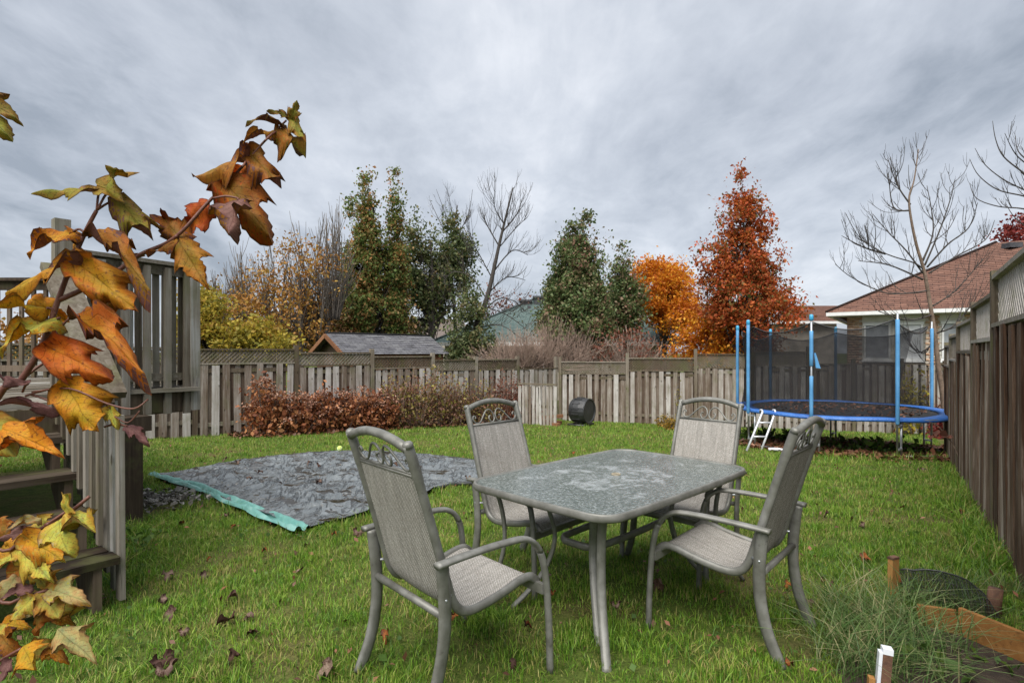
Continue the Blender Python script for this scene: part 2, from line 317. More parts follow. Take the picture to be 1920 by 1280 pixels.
# foreground leaves: upper face and underside are different tissue, so two slots on one two-sided blade
def bladeleaf(name, body, mid, edge, spot):
    s = NT(name); uv = s.n('ShaderNodeSeparateXYZ'); s.l(s.tc.outputs['UV'], uv.inputs[0])
    ax = s.math('ABSOLUTE', s.math('SUBTRACT', uv.outputs[0], .5))
    dist = s.attr('edge')
    nv = s.vec((1, 1, 1), rnd=13); n = s.noise(nv, 3.2, 5, .6, .4); n2 = s.noise(nv, 16, 5, .65)
    nm_ = s.noise(nv, 9, 5, .7, .6); f = s.math('ADD', s.math('MULTIPLY', dist, .36), s.math('ADD', s.math('SUBTRACT', s.math('MULTIPLY', n, 1.1), .52), s.math('MULTIPLY', nm_, .58)))
    c = s.ramp(f, [(.18, mid), (.42, body), (.72, edge)])
    hsv = s.n('ShaderNodeHueSaturation'); s.l(c, hsv.inputs['Color'])
    s.l(s.math('ADD', s.math('MULTIPLY', s.rand(), .022), .494), hsv.inputs['Hue']); s.l(s.math('ADD', s.math('MULTIPLY', s.rand(), .35), .8), hsv.inputs['Value'])
    c = hsv.outputs[0]
    # veins: midrib and slanting side veins
    sv = s.math('ABSOLUTE', s.math('SUBTRACT', s.math('FRACT', s.math('MULTIPLY', s.math('SUBTRACT', uv.outputs[1], s.math('MULTIPLY', ax, .85)), 7.0)), .5))
    vein = s.math('MAXIMUM', s.ramp(sv, [(.0, 1.0), (.075, 0.0)]), s.ramp(ax, [(.0, 1.0), (.02, 0.0)]))
    c = s.mix(s.math('MULTIPLY', vein, .55), c, tuple(.45*k for k in body))
    n4 = s.noise(nv, 44, 3, .6); c = s.mix(s.ramp(n2, [(.56, 0.0), (.66, .8)]), c, spot); c = s.mix(s.ramp(n4, [(.64, 0.0), (.70, .8)]), c, tuple(.6*k for k in spot)); c = s.mix(1, c, s.ramp(s.noise(nv, 90, 3, .7), [(.3, .78), (.7, 1.15)]), 'MULTIPLY')
    c = s.mix(s.ramp(dist, [(.90, 0.0), (1.0, .8)]), c, (.05, .022, .012))
    s.bump(s.math('ADD', n2, s.math('MULTIPLY', vein, -.6)), .4, .003)
    return s.fin(c, .62, spec=.25, trans=.38)
bladeleaf('leaf_orange', (.62, .235, .018), (.60, .31, .022), (.55, .145, .014), (.12, .028, .012))
bladeleaf('leaf_red_orange', (.60, .155, .014), (.60, .22, .016), (.50, .085, .012), (.13, .022, .012))
bladeleaf('leaf_amber', (.58, .30, .018), (.42, .28, .02), (.60, .20, .015), (.14, .05, .014))
bladeleaf('leaf_olive', (.26, .22, .026), (.17, .185, .022), (.34, .16, .028), (.07, .04, .014))
bladeleaf('leaf_brown_orange', (.38, .160, .018), (.27, .17, .018), (.40, .115, .014), (.08, .025, .012))
bladeleaf('leaf_yellow_green', (.46, .40, .06), (.30, .33, .075), (.52, .24, .04), (.26, .10, .03))
bladeleaf('leaf_pale', (.44, .38, .15), (.29, .31, .14), (.46, .24, .10), (.30, .13, .06))
bladeleaf('leaf_purple', (.225, .105, .092), (.27, .135, .115), (.19, .08, .075), (.11, .045, .04))
bladeleaf('leaf_dead', (.13, .068, .048), (.17, .095, .068), (.10, .05, .038), (.05, .025, .02))
bladeleaf('leaf_dead_pale', (.30, .20, .155), (.34, .24, .19), (.24, .15, .12), (.13, .075, .06))
bladeleaf('leaf_dead_orange', (.42, .135, .035), (.45, .18, .05), (.34, .09, .03), (.12, .04, .02))
# ------------------------------------------------------------------ building blocks
W = {}
def link(o, parent=None):
    col.objects.link(o)
    W[o] = Matrix(o.matrix_basis)
    if parent is not None:
        o.parent = parent; o.matrix_parent_inverse = W[parent].inverted()
    return o
def thing(name, label, cat, loc=(0, 0, 0), group=None):
    o = bpy.data.objects.new(name, None); o.location = loc; o.empty_display_size = .1
    col.objects.link(o); W[o] = Matrix.Translation(Vector(loc))
    return tag(o, label, cat, group)
def tag(o, label, cat, group=None):
    o['label'] = label; o['category'] = cat
    if group: o['group'] = group
    return o
class MB:
    def __init__(s): s.v = []; s.f = []; s.uv = None; s.sm = []
    def add(s, vs, fs, smooth=False):
        b = len(s.v); s.v += [tuple(v) for v in vs]; s.f += [tuple(i+b for i in f) for f in fs]; s.sm += [smooth]*len(fs); return s
    def hexa(s, p):       # p: four bottom points then four top points, both counter-clockwise seen from above
        return s.add(p, [(3, 2, 1, 0), (4, 5, 6, 7), (0, 1, 5, 4), (1, 2, 6, 5), (2, 3, 7, 6), (3, 0, 4, 7)])
    def box(s, c, d, M=None):
        hx, hy, hz = (k/2 for k in d)
        p = [Vector((x, y, z)) for z in (-hz, hz) for x, y in ((-hx, -hy), (hx, -hy), (hx, hy), (-hx, hy))]
        c = Vector(c); p = [c+(M @ q if M is not None else q) for q in p]
        return s.hexa(p)
    def beam(s, a, b, wd, ht, up=(0, 0, 1)):
        a, b, up = Vector(a), Vector(b), Vector(up); d = (b-a).normalized(); sd = d.cross(up).normalized(); u = sd.cross(d)
        q = [(-wd/2, -ht/2), (wd/2, -ht/2), (wd/2, ht/2), (-wd/2, ht/2)]
        p = [a+sd*x+u*z for x, z in q]+[b+sd*x+u*z for x, z in q]
        return s.add(p, [(0, 1, 2, 3), (7, 6, 5, 4), (0, 4, 5, 1), (1, 5, 6, 2), (2, 6, 7, 3), (3, 7, 4, 0)])
    def tube(s, path, r, n=8, side=None, closed=False, flat=None, smooth=True):
        path = [Vector(p) for p in path]; m = len(path)
        rr = r if isinstance(r, (list, tuple)) else [r]*m
        vs = []; fs = []; prev = None
        for i, p in enumerate(path):
            if closed: t = path[(i+1) % m]-path[i-1]
            else: t = path[min(i+1, m-1)]-path[max(i-1, 0)]
            t = t.normalized() if t.length > 1e-9 else Vector((0, 0, 1))
            if side is not None: a = Vector(side)
            elif prev is not None: a = prev
            else: a = Vector((1, 0, 0)) if abs(t.x) < .8 else Vector((0, 1, 0))
            a = a-t*a.dot(t)
            a = a.normalized() if a.length > 1e-6 else t.orthogonal().normalized()
            prev = a; b = t.cross(a)
            ka, kb = flat if flat else (1, 1)
            for k in range(n):
                th = 2*math.pi*(k+.5)/n
                vs.append(p+a*(rr[i]*ka*math.cos(th))+b*(rr[i]*kb*math.sin(th)))
        seg = m if closed else m-1
        for i in range(seg):
            j = (i+1) % m
            for k in range(n):
                l = (k+1) % n; fs.append((i*n+k, i*n+l, j*n+l, j*n+k))
        if not closed:
            fs.append(tuple(reversed(range(n)))); fs.append(tuple(range((m-1)*n, m*n)))
        return s.add(vs, fs, smooth)
    def disc(s, c, r, nrm, n=16):
        c = Vector(c); nrm = Vector(nrm).normalized(); a = nrm.orthogonal().normalized(); b = nrm.cross(a)
        return s.add([c+a*(r*math.cos(2*math.pi*k/n))+b*(r*math.sin(2*math.pi*k/n)) for k in range(n)], [tuple(range(n))])
    def mesh(s, name, mats):
        me = bpy.data.meshes.new(name); me.from_pydata(s.v, [], s.f)
        me.polygons.foreach_set('use_smooth', s.sm)
        for m in (mats if isinstance(mats, (list, tuple)) else [mats]): me.materials.append(MATS[m])
        if s.uv is not None:
            ul = me.uv_layers.new(name='UVMap'); li = np.zeros(len(me.loops), dtype=np.int32); me.loops.foreach_get('vertex_index', li)
            ul.data.foreach_set('uv', np.asarray(s.uv, dtype=np.float32)[li].ravel())
        me.update(); return me
    def build(s, name, mat, parent=None, mtx=None):
        o = bpy.data.objects.new(name, s.mesh(name, mat))
        if mtx is not None: o.matrix_basis = mtx
        return link(o, parent)
def place(name, me, mtx, parent=None):
    o = bpy.data.objects.new(name, me); o.matrix_basis = mtx; return link(o, parent)
def cr(pts, n=6, closed=False):
    pts = [Vector(p) for p in pts]; m = len(pts); o = []
    g = (lambda i: pts[i % m]) if closed else (lambda i: pts[min(max(i, 0), m-1)])
    for i in range(m if closed else m-1):
        a, b, c, d = g(i-1), g(i), g(i+1), g(i+2)
        for k in range(n):
            t = k/n; o.append(.5*((2*b)+(c-a)*t+(2*a-5*b+4*c-d)*t*t+(3*b-a-3*c+d)*t**3))
    if not closed: o.append(pts[-1])
    return o
def arrmesh(name, V, nper, faces, mat, attrs=None, smooth=False):
    """V (n, nper, 3) pieces that all share the face pattern"""
    n = V.shape[0]; me = bpy.data.meshes.new(name); me.vertices.add(n*nper); me.vertices.foreach_set('co', V.astype(np.float32).ravel())
    lens = [len(f) for f in faces]; lp = np.concatenate([np.array(f) for f in faces])
    base = (np.arange(n)*nper)[:, None]; idx = (base+lp[None, :]).ravel().astype(np.int32)
    me.loops.add(len(idx)); me.loops.foreach_set('vertex_index', idx)
    st = np.cumsum([0]+lens[:-1]); tot = sum(lens)
    starts = ((np.arange(n)*tot)[:, None]+st[None, :]).ravel().astype(np.int32)
    me.polygons.add(len(starts)); me.polygons.foreach_set('loop_start', starts)
    if smooth: me.polygons.foreach_set('use_smooth', np.ones(len(starts), dtype=bool))
    for k, a in (attrs or {}).items():
        at = me.attributes.new(k, 'FLOAT', 'POINT'); at.data.foreach_set('value', np.repeat(a.astype(np.float32), nper))
    me.materials.append(MATS[mat]); me.update(calc_edges=True); me.validate(); return me
def leafcloud(name, pts, size, mat, parent=None, up=.35, size_var=.35, aspect=.62, r=None, droop=.0):
    """many small pointed leaves, each a folded four-sided face"""
    r = r or rng; n = len(pts); pts = np.asarray(pts)
    ax = r.normal(size=(n, 3)); ax[:, 2] -= droop; ax /= np.linalg.norm(ax, axis=1)[:, None]
    nm = r.normal(size=(n, 3)); nm[:, 2] += up*3; nm -= ax*(nm*ax).sum(1)[:, None]; nm /= np.linalg.norm(nm, axis=1)[:, None]+1e-9
    sd = np.cross(ax, nm); s = size*(1+size_var*r.normal(size=n)).clip(.35, 2)[:, None]
    V = np.stack([pts-ax*s*.5, pts+sd*s*aspect*.5-ax*s*.05+nm*s*.10, pts+ax*s*.5, pts-sd*s*aspect*.5-ax*s*.05+nm*s*.10], 1)
    me = arrmesh(name, V, 4, [(0, 1, 2, 3)], mat, {'rnd': r.random(n)})
    return link(bpy.data.objects.new(name, me), parent)
def blades(name, base, h, wd, lean, mat, r, nseg=2, parent=None):
    n = len(base); az = r.random(n)*2*np.pi; d = np.stack([np.cos(az), np.sin(az), np.zeros(n)], 1); a2 = az+np.pi/2+r.normal(size=n)*.5
    sd = np.stack([np.cos(a2), np.sin(a2), np.zeros(n)], 1); rows = []
    for k in range(nseg):
        t = k/nseg; c = base+d*(lean*t**1.8)[:, None]+np.array([0, 0, 1.])*(h*(t-.25*t*t*np.minimum(lean/h, 1.6)))[:, None]
        ww = (wd*(1-.35*t))[:, None]*.5; rows += [c-sd*ww, c+sd*ww]
    tip = base+d*lean[:, None]+np.array([0, 0, 1.])*(h*(1-.25*np.minimum(lean/h, 1.6)))[:, None]; rows.append(tip)
    V = np.stack(rows, 1); f = [(2*k, 2*k+1, 2*k+3, 2*k+2) for k in range(nseg-1)]+[(2*nseg-2, 2*nseg-1, 2*nseg)]
    me = arrmesh(name, V, 2*nseg+1, f, mat, {'rnd': r.random(n), 'rnd2': r.random(n)})
    o = link(bpy.data.objects.new(name, me), parent); return o
GZ = np.vectorize(gz)

# ================================================================== the setting: ground
xs = np.unique(np.concatenate([np.linspace(-400, -12, 14), np.linspace(-12, 14, 66), np.linspace(14, 400, 14)]))
ys = np.unique(np.concatenate([np.linspace(-60, -2, 6), np.linspace(-2, 20, 56), np.linspace(20, 600, 18)]))
gm = MB(); nx = len(xs)
gm.v = [(x, y, gz(x, y)-.004) for y in ys for x in xs]
gm.f = [(j*nx+i, j*nx+i+1, (j+1)*nx+i+1, (j+1)*nx+i) for j in range(len(ys)-1) for i in range(nx-1)]; gm.sm = [True]*len(gm.f)
ground = gm.build('ground', 'ground'); ground['kind'] = 'structure'

# ================================================================== fences
LA, LB = G(365, 818), G(1045, 787)                 # left fence line, ending in the far corner
BB = G(1304, 798)                                  # a point of the back fence
RA = G(1920, 1080)                                 # near point of the right fence
RD = Vector((.716, 1, 0)).normalized()
_bm = {}
def board_mesh(wd, h, mat, th=.019):
    k = (round(wd, 3), round(h, 2), mat)
    if k not in _bm:
        m = MB(); q = .006; x, y = wd/2, th/2; hh = k[1]; c = .012
        m.hexa([(-x, -y, 0), (x, -y, 0), (x, y, 0), (-x, y, 0), (-x, -y, hh), (x, -y, hh), (x, y, hh), (-x, y, hh)])
        _bm[k] = m.mesh('board', mat)
    return _bm[k]
def frame_of(a, b):
    d = Vector((b.x-a.x, b.y-a.y, 0)); ln = d.length; d.normalize(); n = Vector((d.y, -d.x, 0))
    if n.dot(-a) < 0: n = -n                       # towards the camera
    return d, n, ln
def lattice(root, a, b, zt, zm, dirs, mat, sp=.085, wd=.036):
    d, n, ln = frame_of(a, b); hh = zt-zm; m = MB(); o = Vector((a.x, a.y, zm))
    for sgn, off in dirs:
        x0 = -hh if sgn > 0 else 0
        while x0 < ln+(0 if sgn > 0 else hh):
            t0, t1 = 0, hh
            xa, xb = (x0, x0+hh) if sgn > 0 else (x0, x0-hh)
            # clip to the panel
            if sgn > 0:
                if xa < 0: t0 = -xa; xa = 0
                if xb > ln: t1 = hh-(xb-ln); xb = ln
            else:
                if xa > ln: t0 = xa-ln; xa = ln
                if xb < 0: t1 = hh+xb; xb = 0
            if t1-t0 > .03:
                m.beam(o+d*xa+Vector((0, 0, t0))+n*off, o+d*xb+Vector((0, 0, t1))+n*off, .007, wd, up=(d*(-sgn)+Vector((0, 0, 1))))
            x0 += sp*(1+.12*(random.random()-.5))
    ob = m.build('lattice', mat, root); ob['kind'] = 'stuff'
def section(root, a, b, zt, zm, dirs=None, fm='fence_board', bmat='fence_board_back', trim='fence_trim', pitch=.205, bw=.14, sag=.004, back=True):
    d, n, ln = frame_of(a, b); ang = math.atan2(d.y, d.x)
    k = max(1, round((ln-.10)/pitch)); st = (ln-.10)/k
    for side, mat in ((1, fm), (-1, bmat)):
        if side < 0 and not back: continue
        for i in range(k if side > 0 else k+1):
            s_ = .05+st*(i+(.5 if side > 0 else 0)); p = a+d*min(max(s_, .06), ln-.06)
            z0 = gz(p.x, p.y)+random.uniform(-.02, .03); h = zm-z0-random.uniform(-.006, .03)
            w_ = bw*random.uniform(.92, 1.06)
            M = Matrix.Translation(Vector((p.x, p.y, z0))+n*(side*.031)) @ Matrix.Rotation(ang, 4, 'Z') @ Matrix.Rotation(random.gauss(0, .007), 4, 'Y') @ Matrix.Rotation(random.gauss(0, .012), 4, 'X')
            place('board', board_mesh(round(w_/.01)*.01, h, mat), M, root)
    def rail(z, hw, hh, off=0):
        m = MB(); m.beam(Vector((a.x, a.y, z))+d*.045+n*off, Vector((b.x, b.y, z))-d*.045+n*off, hw, hh); m.build('rail', trim, root)
    gm_ = min(gz(a.x, a.y), gz(b.x, b.y))
    rail(gm_+.30, .040, .085); rail(zm-.13, .040, .085)
    rail(zm+.012, .105, .032)
    if dirs:
        lattice(root, a+d*.05, b-d*.05, zt-.02, zm+.03, dirs, trim)
        rail(zt, .095, .034)
def post(root, p, ztop, mat='fence_trim', w_=.095, ang=0):
    m = MB(); z0 = p.z-.05
    M = Matrix.Rotation(ang, 3, 'Z'); m.box((p.x, p.y, (z0+ztop)/2), (w_, w_, ztop-z0), M); m.build('post', mat, root)
def zat(py, Y): return H-(py-YH)/F*Y

lf = thing('fence', 'weathered grey board fence with diamond lattice top behind the rust bushes, left side', 'fence', ray_line(700, LA, LB))
lpx = [-330, -60, 100, 215, 365, 555, 697, 811, 892, 970, 1045]
ltop = [(640, 672), (645, 676), (649, 680), (652, 682), (655, 682), (661.5, 685.5), (668.5, 690.5), (675, 694), (674, 693), (None, 691.5)]
lp = [ray_line(x, LA, LB) for x in lpx]; ang = math.atan2((LB-LA).y, (LB-LA).x)
both = [(1, .008), (-1, -.008)]
prev = None
for i in range(len(ltop)):
    a, b = lp[i], lp[i+1]; Ym = (a.y+b.y)/2; t, mdl = ltop[i]
    zm = zat(mdl, Ym); zt = zat(t, Ym) if t else zm
    section(lf, a, b, zt, zm, both if t else None)
    post(lf, a, max(zt, prev or -9)+.10, ang=ang); prev = zt
post(lf, lp[-1]-Vector((.06, .05, 0)), zat(668, LB.y), ang=ang)

bf = thing('fence', 'grey board fence with slanted lattice behind the compost drum and trampoline', 'fence', ray_line(1240, LB, BB))
bpx = [1050, 1176, 1304, 1412, 1515, 1600, 1690, 1772]
btop = [(678.5, 701), (671.5, 695.5), (664, 690), (660, 686), (None, 683), (None, 683), (None, 683)]
bp = [ray_line(x, LB, BB) for x in bpx]; ang2 = math.atan2((BB-LB).y, (BB-LB).x); prev = None
for i in range(7):
    a, b = bp[i], bp[i+1]; Ym = (a.y+b.y)/2; t, mdl = btop[i]
    zm = zat(mdl, Ym); zt = zat(t, Ym) if t else zm
    section(bf, a, b, zt, zm, [(-1, .006), (-1, -.012), (1, -.024)] if t else None, pitch=.215)
    post(bf, a, max(zt, prev or -9)+.17, ang=ang2); prev = zt
post(bf, bp[7], zat(676, bp[7].y), ang=ang2)

rf = thing('fence', 'tall dark brown board fence stepping down along the right edge', 'fence', RA)
def rpt(px): 
    q = ray_line(px, RA, RA+RD); return q
rp_ = [RA-RD*2.6, RA+RD*(-.62), rpt(1872), rpt(1831), rpt(1801), rpt(1786), rpt(1776)]
for q in rp_: q.z = gz(q.x, q.y)
rtop = [(2.16, 1.76), (2.04, 1.63), (1.91, 1.52), (1.79, 1.405), (1.66, 1.28), (1.52, 1.15)]; ang3 = math.atan2(RD.y, RD.x); prev = None
for i in range(6):
    a, b = rp_[i], rp_[i+1]; zt, zm = rtop[i]
    section(rf, a, b, zt, zm, [(1, .004)], trim='rail_grey', fm='fence_right', bmat='fence_right', pitch=.16, bw=.145)
    post(rf, a, max(zt, prev or -9)+.06, ang=ang3, w_=.10); prev = zt
post(rf, rp_[6], 1.60, ang=ang3)

# low board panel leaning in front of the far corner of the fence
a, b = G(972, 792)+Vector((0, -.35, 0)), G(1040, 797)+Vector((.05, -.25, 0))
lowp = thing('board_panel', 'low weathered board panel standing against the fence at its far corner', 'panel', a)
d, n, ln = frame_of(a, b)
for i in range(11):
    p = a+d*(ln*(i+.5)/11); z0 = gz(p.x, p.y)
    M = Matrix.Translation(Vector((p.x, p.y, z0))+n*.03) @ Matrix.Rotation(math.atan2(d.y, d.x), 4, 'Z') @ Matrix.Rotation(random.gauss(0, .015), 4, 'Y')
    place('board', board_mesh(.08, zat(722, a.y)-z0-random.uniform(0, .04), 'fence_board'), M, lowp)
m = MB(); z = zat(719, a.y); m.beam(Vector((a.x, a.y, z)), Vector((b.x, b.y, z)), .09, .04); m.build('rail', 'fence_trim', lowp)
m = MB(); z = zat(760, a.y); m.beam(Vector((a.x, a.y, z)), Vector((b.x, b.y, z)), .03, .08); m.build('rail', 'fence_trim', lowp)

# ================================================================== buildings
def roof_plane(el, er, rr, rl, course=.15, lip=.014):
    """shingle courses lapped from eave to ridge; returns MB with uv"""
    el, er, rr, rl = map(Vector, (el, er, rr, rl)); m = MB(); uv = []
    hgt = ((rl+rr)/2-(el+er)/2).length; k = max(2, round(hgt/course)); ed = (er-el).normalized()
    nrm = ed.cross(((rl+rr)/2-(el+er)/2).normalized()).normalized()
    if nrm.z < 0: nrm = -nrm
    for i in range(k):
        t0, t1 = i/k, min(1, (i+1)/k)
        a, b = el.lerp(rl, t0), er.lerp(rr, t0); c, e_ = er.lerp(rr, t1), el.lerp(rl, t1)
        vs = [a+nrm*lip, b+nrm*lip, c, e_, a-nrm*.002, b-nrm*.002]
        m.add(vs, [(0, 1, 2, 3), (4, 5, 1, 0)])
        for q, tt in zip((a, b, c, e_, a, b), (i+.05, i+.05, i+.95, i+.95, i+.05, i+.05)): uv.append(((q-el).dot(ed), tt*.15))
    m.uv = uv; return m
def brick_wall(name, o, e1, L_, z0, z1, nrm, holes, parent):
    """running-bond bricks proud of their mortar; holes are (x0, x1, z0, z1)"""
    bl, bh, j = .215, .072, .010; P0 = []
    rows = int((z1-z0)/(bh+j)); Vs = []
    for r_ in range(rows):
        z = z0+r_*(bh+j); x = -(bl+j)/2 if r_ % 2 else 0
        while x < L_:
            xa, xb = max(x, 0), min(x+bl, L_); zc = z+bh/2; xc = (xa+xb)/2
            if xb-xa > .04 and not any(h0-.02 < xc < h1+.02 and g0-.02 < zc < g1+.02 for h0, h1, g0, g1 in holes):
                pr = random.uniform(.006, .012)
                c8 = []
                for off in (0, pr):
                    c8 += [o+e1*xa+nrm*off+Vector((0, 0, z)), o+e1*xb+nrm*off+Vector((0, 0, z)), o+e1*xb+nrm*off+Vector((0, 0, z+bh)), o+e1*xa+nrm*off+Vector((0, 0, z+bh))]
                Vs.append([tuple(v) for v in c8])
            x += bl+j
    me = arrmesh(name, np.array(Vs), 8, [(4, 5, 6, 7), (0, 1, 5, 4), (1, 2, 6, 5), (2, 3, 7, 6), (3, 0, 4, 7)], 'brick_face')
    ob = link(bpy.data.objects.new(name, me), parent); ob['kind'] = 'stuff'; return ob
def window(root, o, e1, nrm, x0, x1, z0, z1, pane='blind', mull=0, wt=.05):
    Z = Vector((0, 0, 1)); fr = MB()
    fr.beam(o+e1*(x0-wt)+Z*z0+nrm*.03, o+e1*(x1+wt)+Z*z0+nrm*.03, .07, wt*1.6)
    f = fr.build('window', 'white_trim', root)
    m = MB(); m.beam(o+e1*(x0-wt)+Z*z1+nrm*.03, o+e1*(x1+wt)+Z*z1+nrm*.03, .07, wt*1.6); m.build('frame', 'white_trim', f)
    for x in (x0, x1)+((x0+x1)/2,)*mull:
        m = MB(); m.beam(o+e1*x+Z*(z0+wt)+nrm*.03, o+e1*x+Z*(z1-wt)+nrm*.03, wt, .068, up=nrm); m.build('frame', 'white_trim', f)
    m = MB(); m.hexa([o+e1*x0+Z*z0+nrm*.004, o+e1*x1+Z*z0+nrm*.004, o+e1*x1+Z*z0-nrm*.01, o+e1*x0+Z*z0-nrm*.01,
                      o+e1*x0+Z*z1+nrm*.004, o+e1*x1+Z*z1+nrm*.004, o+e1*x1+Z*z1-nrm*.01, o+e1*x0+Z*z1-nrm*.01]); m.build('pane', pane, f)
    m = MB(); m.beam(o+e1*(x0-.08)+Z*(z0-.06)+nrm*.05, o+e1*(x1+.08)+Z*(z0-.06)+nrm*.05, .12, .05); m.build('sill', 'white_trim', f)
    return f

# the brick bungalow beyond the right corner
Zv = Vector((0, 0, 1))
e1 = Vector((RD.y, -RD.x, 0)); e2 = Vector((RD.x, RD.y, 0))
E0 = P(1549, 586, 18.0); K = 4.64
hr = thing('house', 'brick bungalow with red brown hipped roof beyond the trampoline', 'house', Vector((E0.x, E0.y, gz(E0.x, E0.y))))
LEN = 11.0
apex = E0+(e1+e2)*K+Zv*(.535*K); apex2 = E0+e1*(LEN-K)+e2*K+Zv*(.535*K)
rf1 = roof_plane(E0, E0+e1*LEN, apex2, apex).build('roof', 'shingle_brown', hr)
roof_plane(E0+e2*2*K, E0, apex, apex+Vector((.01, .01, 0))).build('roof', 'shingle_brown', hr)
roof_plane(E0+e1*LEN+e2*2*K, E0+e2*2*K, apex, apex2).build('roof', 'shingle_brown', hr)
m = MB(); m.tube([E0+Zv*.02, apex+Zv*.03], .05, 5); m.build('hip_cap', 'shingle_brown', rf1)
m = MB(); q = apex+e1*.35-e2*.55-Zv*.22; m.box(q, (.42, .34, .16)); m.build('roof_vent', 'vent_metal', rf1)
m = MB(); m.beam(E0-Zv*.06+e2*.03, E0+e1*LEN-Zv*.06+e2*.03, .10, .11)
m.build('gutter', 'white_trim', hr)
m = MB(); m.beam(E0-Zv*.06+e1*.05+e2*.09, E0+e2*2*K-Zv*.06+e1*.05, .10, .11); m.build('gutter', 'white_trim', hr)
m = MB(); m.hexa([E0-Zv*.13+e1*.1+e2*.1, E0-Zv*.13+e1*(LEN-.1)+e2*.1, E0-Zv*.13+e1*(LEN-.1)+e2*.62, E0-Zv*.13+e1*.1+e2*.62,
                  E0-Zv*.11+e1*.1+e2*.1, E0-Zv*.11+e1*(LEN-.1)+e2*.1, E0-Zv*.11+e1*(LEN-.1)+e2*.62, E0-Zv*.11+e1*.1+e2*.62]); m.build('soffit', 'white_trim', hr)
WO = E0+e1*.55+e2*.55; WO.z = 0; zg = gz(WO.x, WO.y)-.2; zE = E0.z-.14; WL = LEN-1.1
def wx(px):          # distance along the wall seen in column px
    k = (px-CX)/F; return (k*WO.y-WO.x)/(e1.x-k*e1.y)
x_w = [(wx(1622), wx(1668)), (wx(1684), wx(1729)), (wx(1768), wx(1800))]
def wz(py, x): 
    q = WO+e1*x; return zat(py, q.y)
zw0, zw1 = wz(676, x_w[0][0]), wz(608, x_w[0][0])
m = MB(); m.hexa([WO+Zv*zg, WO+e1*WL+Zv*zg, WO+e1*WL+e2*8+Zv*zg, WO+e2*8+Zv*zg, WO+Zv*zE, WO+e1*WL+Zv*zE, WO+e1*WL+e2*8+Zv*zE, WO+e2*8+Zv*zE]); m.build('wall', 'mortar', hr)
sid = [(x_w[0][0]-.08, x_w[1][1]+.08, zw0-.05, zE), (x_w[2][0]-.08, x_w[2][1]+.1, zw0-.05, zE)]
brick_wall('bricks', WO, e1, WL, zg, zE, -e2, sid, hr)
brick_wall('bricks', WO+e2*8, -e2, 8, zg, zE, -e1, [], hr)
for (xa, xb, za_, zb_) in sid:               # cream lap siding round the windows
    k = 12; hs = (zb_-za_)/k
    for i in range(k):
        z = za_+i*hs; A = WO+e1*xa; B = WO+e1*xb
        m = MB(); m.hexa([A+Zv*z-e2*.022, B+Zv*z-e2*.022, B+Zv*z, A+Zv*z, A+Zv*(z+hs*1.02)-e2*.008, B+Zv*(z+hs*1.02)-e2*.008, B+Zv*(z+hs*1.02), A+Zv*(z+hs*1.02)])
        m.build('siding_board', 'cream_siding', hr)
for i, (xa, xb) in enumerate(x_w):
    window(hr, WO-e2*.025, e1, -e2, xa, xb, zw0+.05, zw1, 'blind' if i != 1 else 'blind_white')

# second brown roof further left, behind the red pear
q = P(1446, 594, 27); hb = thing('house', 'low brown shingled roof behind the red pear tree, left of the brick bungalow', 'house', (q.x, q.y, gz(q.x, q.y)))
A, B = P(1440, 602, 27), P(1580, 602, 27); C_, D_ = P(1580, 573, 30), P(1490, 573, 30)
roof_plane(A, B, C_, D_).build('roof', 'shingle_brown', hb)
roof_plane(P(1440, 602, 33), A, D_, D_+Vector((0, .01, 0))).build('roof', 'shingle_brown', hb)
m = MB(); A2, B2 = A+Vector((.5, .5, -.1)), B+Vector((0, .5, -.1)); g0 = -1.2
m.hexa([(A2.x, A2.y, g0), (B2.x, B2.y, g0), (B2.x, B2.y+5, g0), (A2.x, A2.y+5, g0), A2, B2, B2+Vector((0, 5, 0)), A2+Vector((0, 5, 0))]); m.build('wall', 'stucco', hb)
m = MB(); m.beam(A-Zv*.06, B-Zv*.06, .1, .12); m.build('gutter', 'white_trim', hb)

# green roofed bungalow in the middle
YG = 25.0
hg = thing('house', 'bungalow with grey green hipped roof behind the pinkish shrubs', 'house', (P(1040, 645, YG).x, YG, -1.1))
A, B = P(806, 642, YG), P(1282, 641, YG); C_, D_ = P(1132, 562, YG+5.5), P(1000, 562, YG+5.5)
rg = roof_plane(A, B, C_, D_).build('roof', 'shingle_green', hg)
roof_plane(A+Vector((0, 11, 0)), A, D_, D_+Vector((0, .01, 0))).build('roof', 'shingle_green', hg)
roof_plane(B, B+Vector((0, 11, 0)), C_+Vector((0, .01, 0)), C_).build('roof', 'shingle_green', hg)
m = MB(); m.tube([A+Zv*.02, D_+Zv*.03, C_+Zv*.03, B+Zv*.02], .06, 5); m.build('hip_cap', 'shingle_green', rg)
for px, py, sx in ((985, 573, .55), (1014, 566, .7)):
    m = MB(); q = P(px, py, YG+5); m.box(q, (sx, .5, .38)); m.box(q+Zv*.25, (sx*1.25, .7, .10)); m.build('roof_vent', 'vent_metal', rg)
m = MB(); m.box(P(992, 582, YG+4.2), (.16, .1, .5)); m.build('vent_pipe', 'vent_metal', rg)
A2, B2 = A+Vector((.6, .6, 0)), B+Vector((-.6, .6, 0)); zt_ = A.z-.12; g0 = -1.4
m = MB(); m.hexa([(A2.x, A2.y, g0), (B2.x, A2.y, g0), (B2.x, A2.y+9, g0), (A2.x, A2.y+9, g0), (A2.x, A2.y, zt_), (B2.x, A2.y, zt_), (B2.x, A2.y+9, zt_), (A2.x, A2.y+9, zt_)]); m.build('wall', 'stucco', hg)
m = MB(); m.beam(A-Zv*.07, B-Zv*.07, .12, .16); m.build('gutter', 'white_trim', hg)
ex = Vector((1, 0, 0)); ny = Vector((0, -1, 0)); o_ = Vector((0, A2.y, 0))
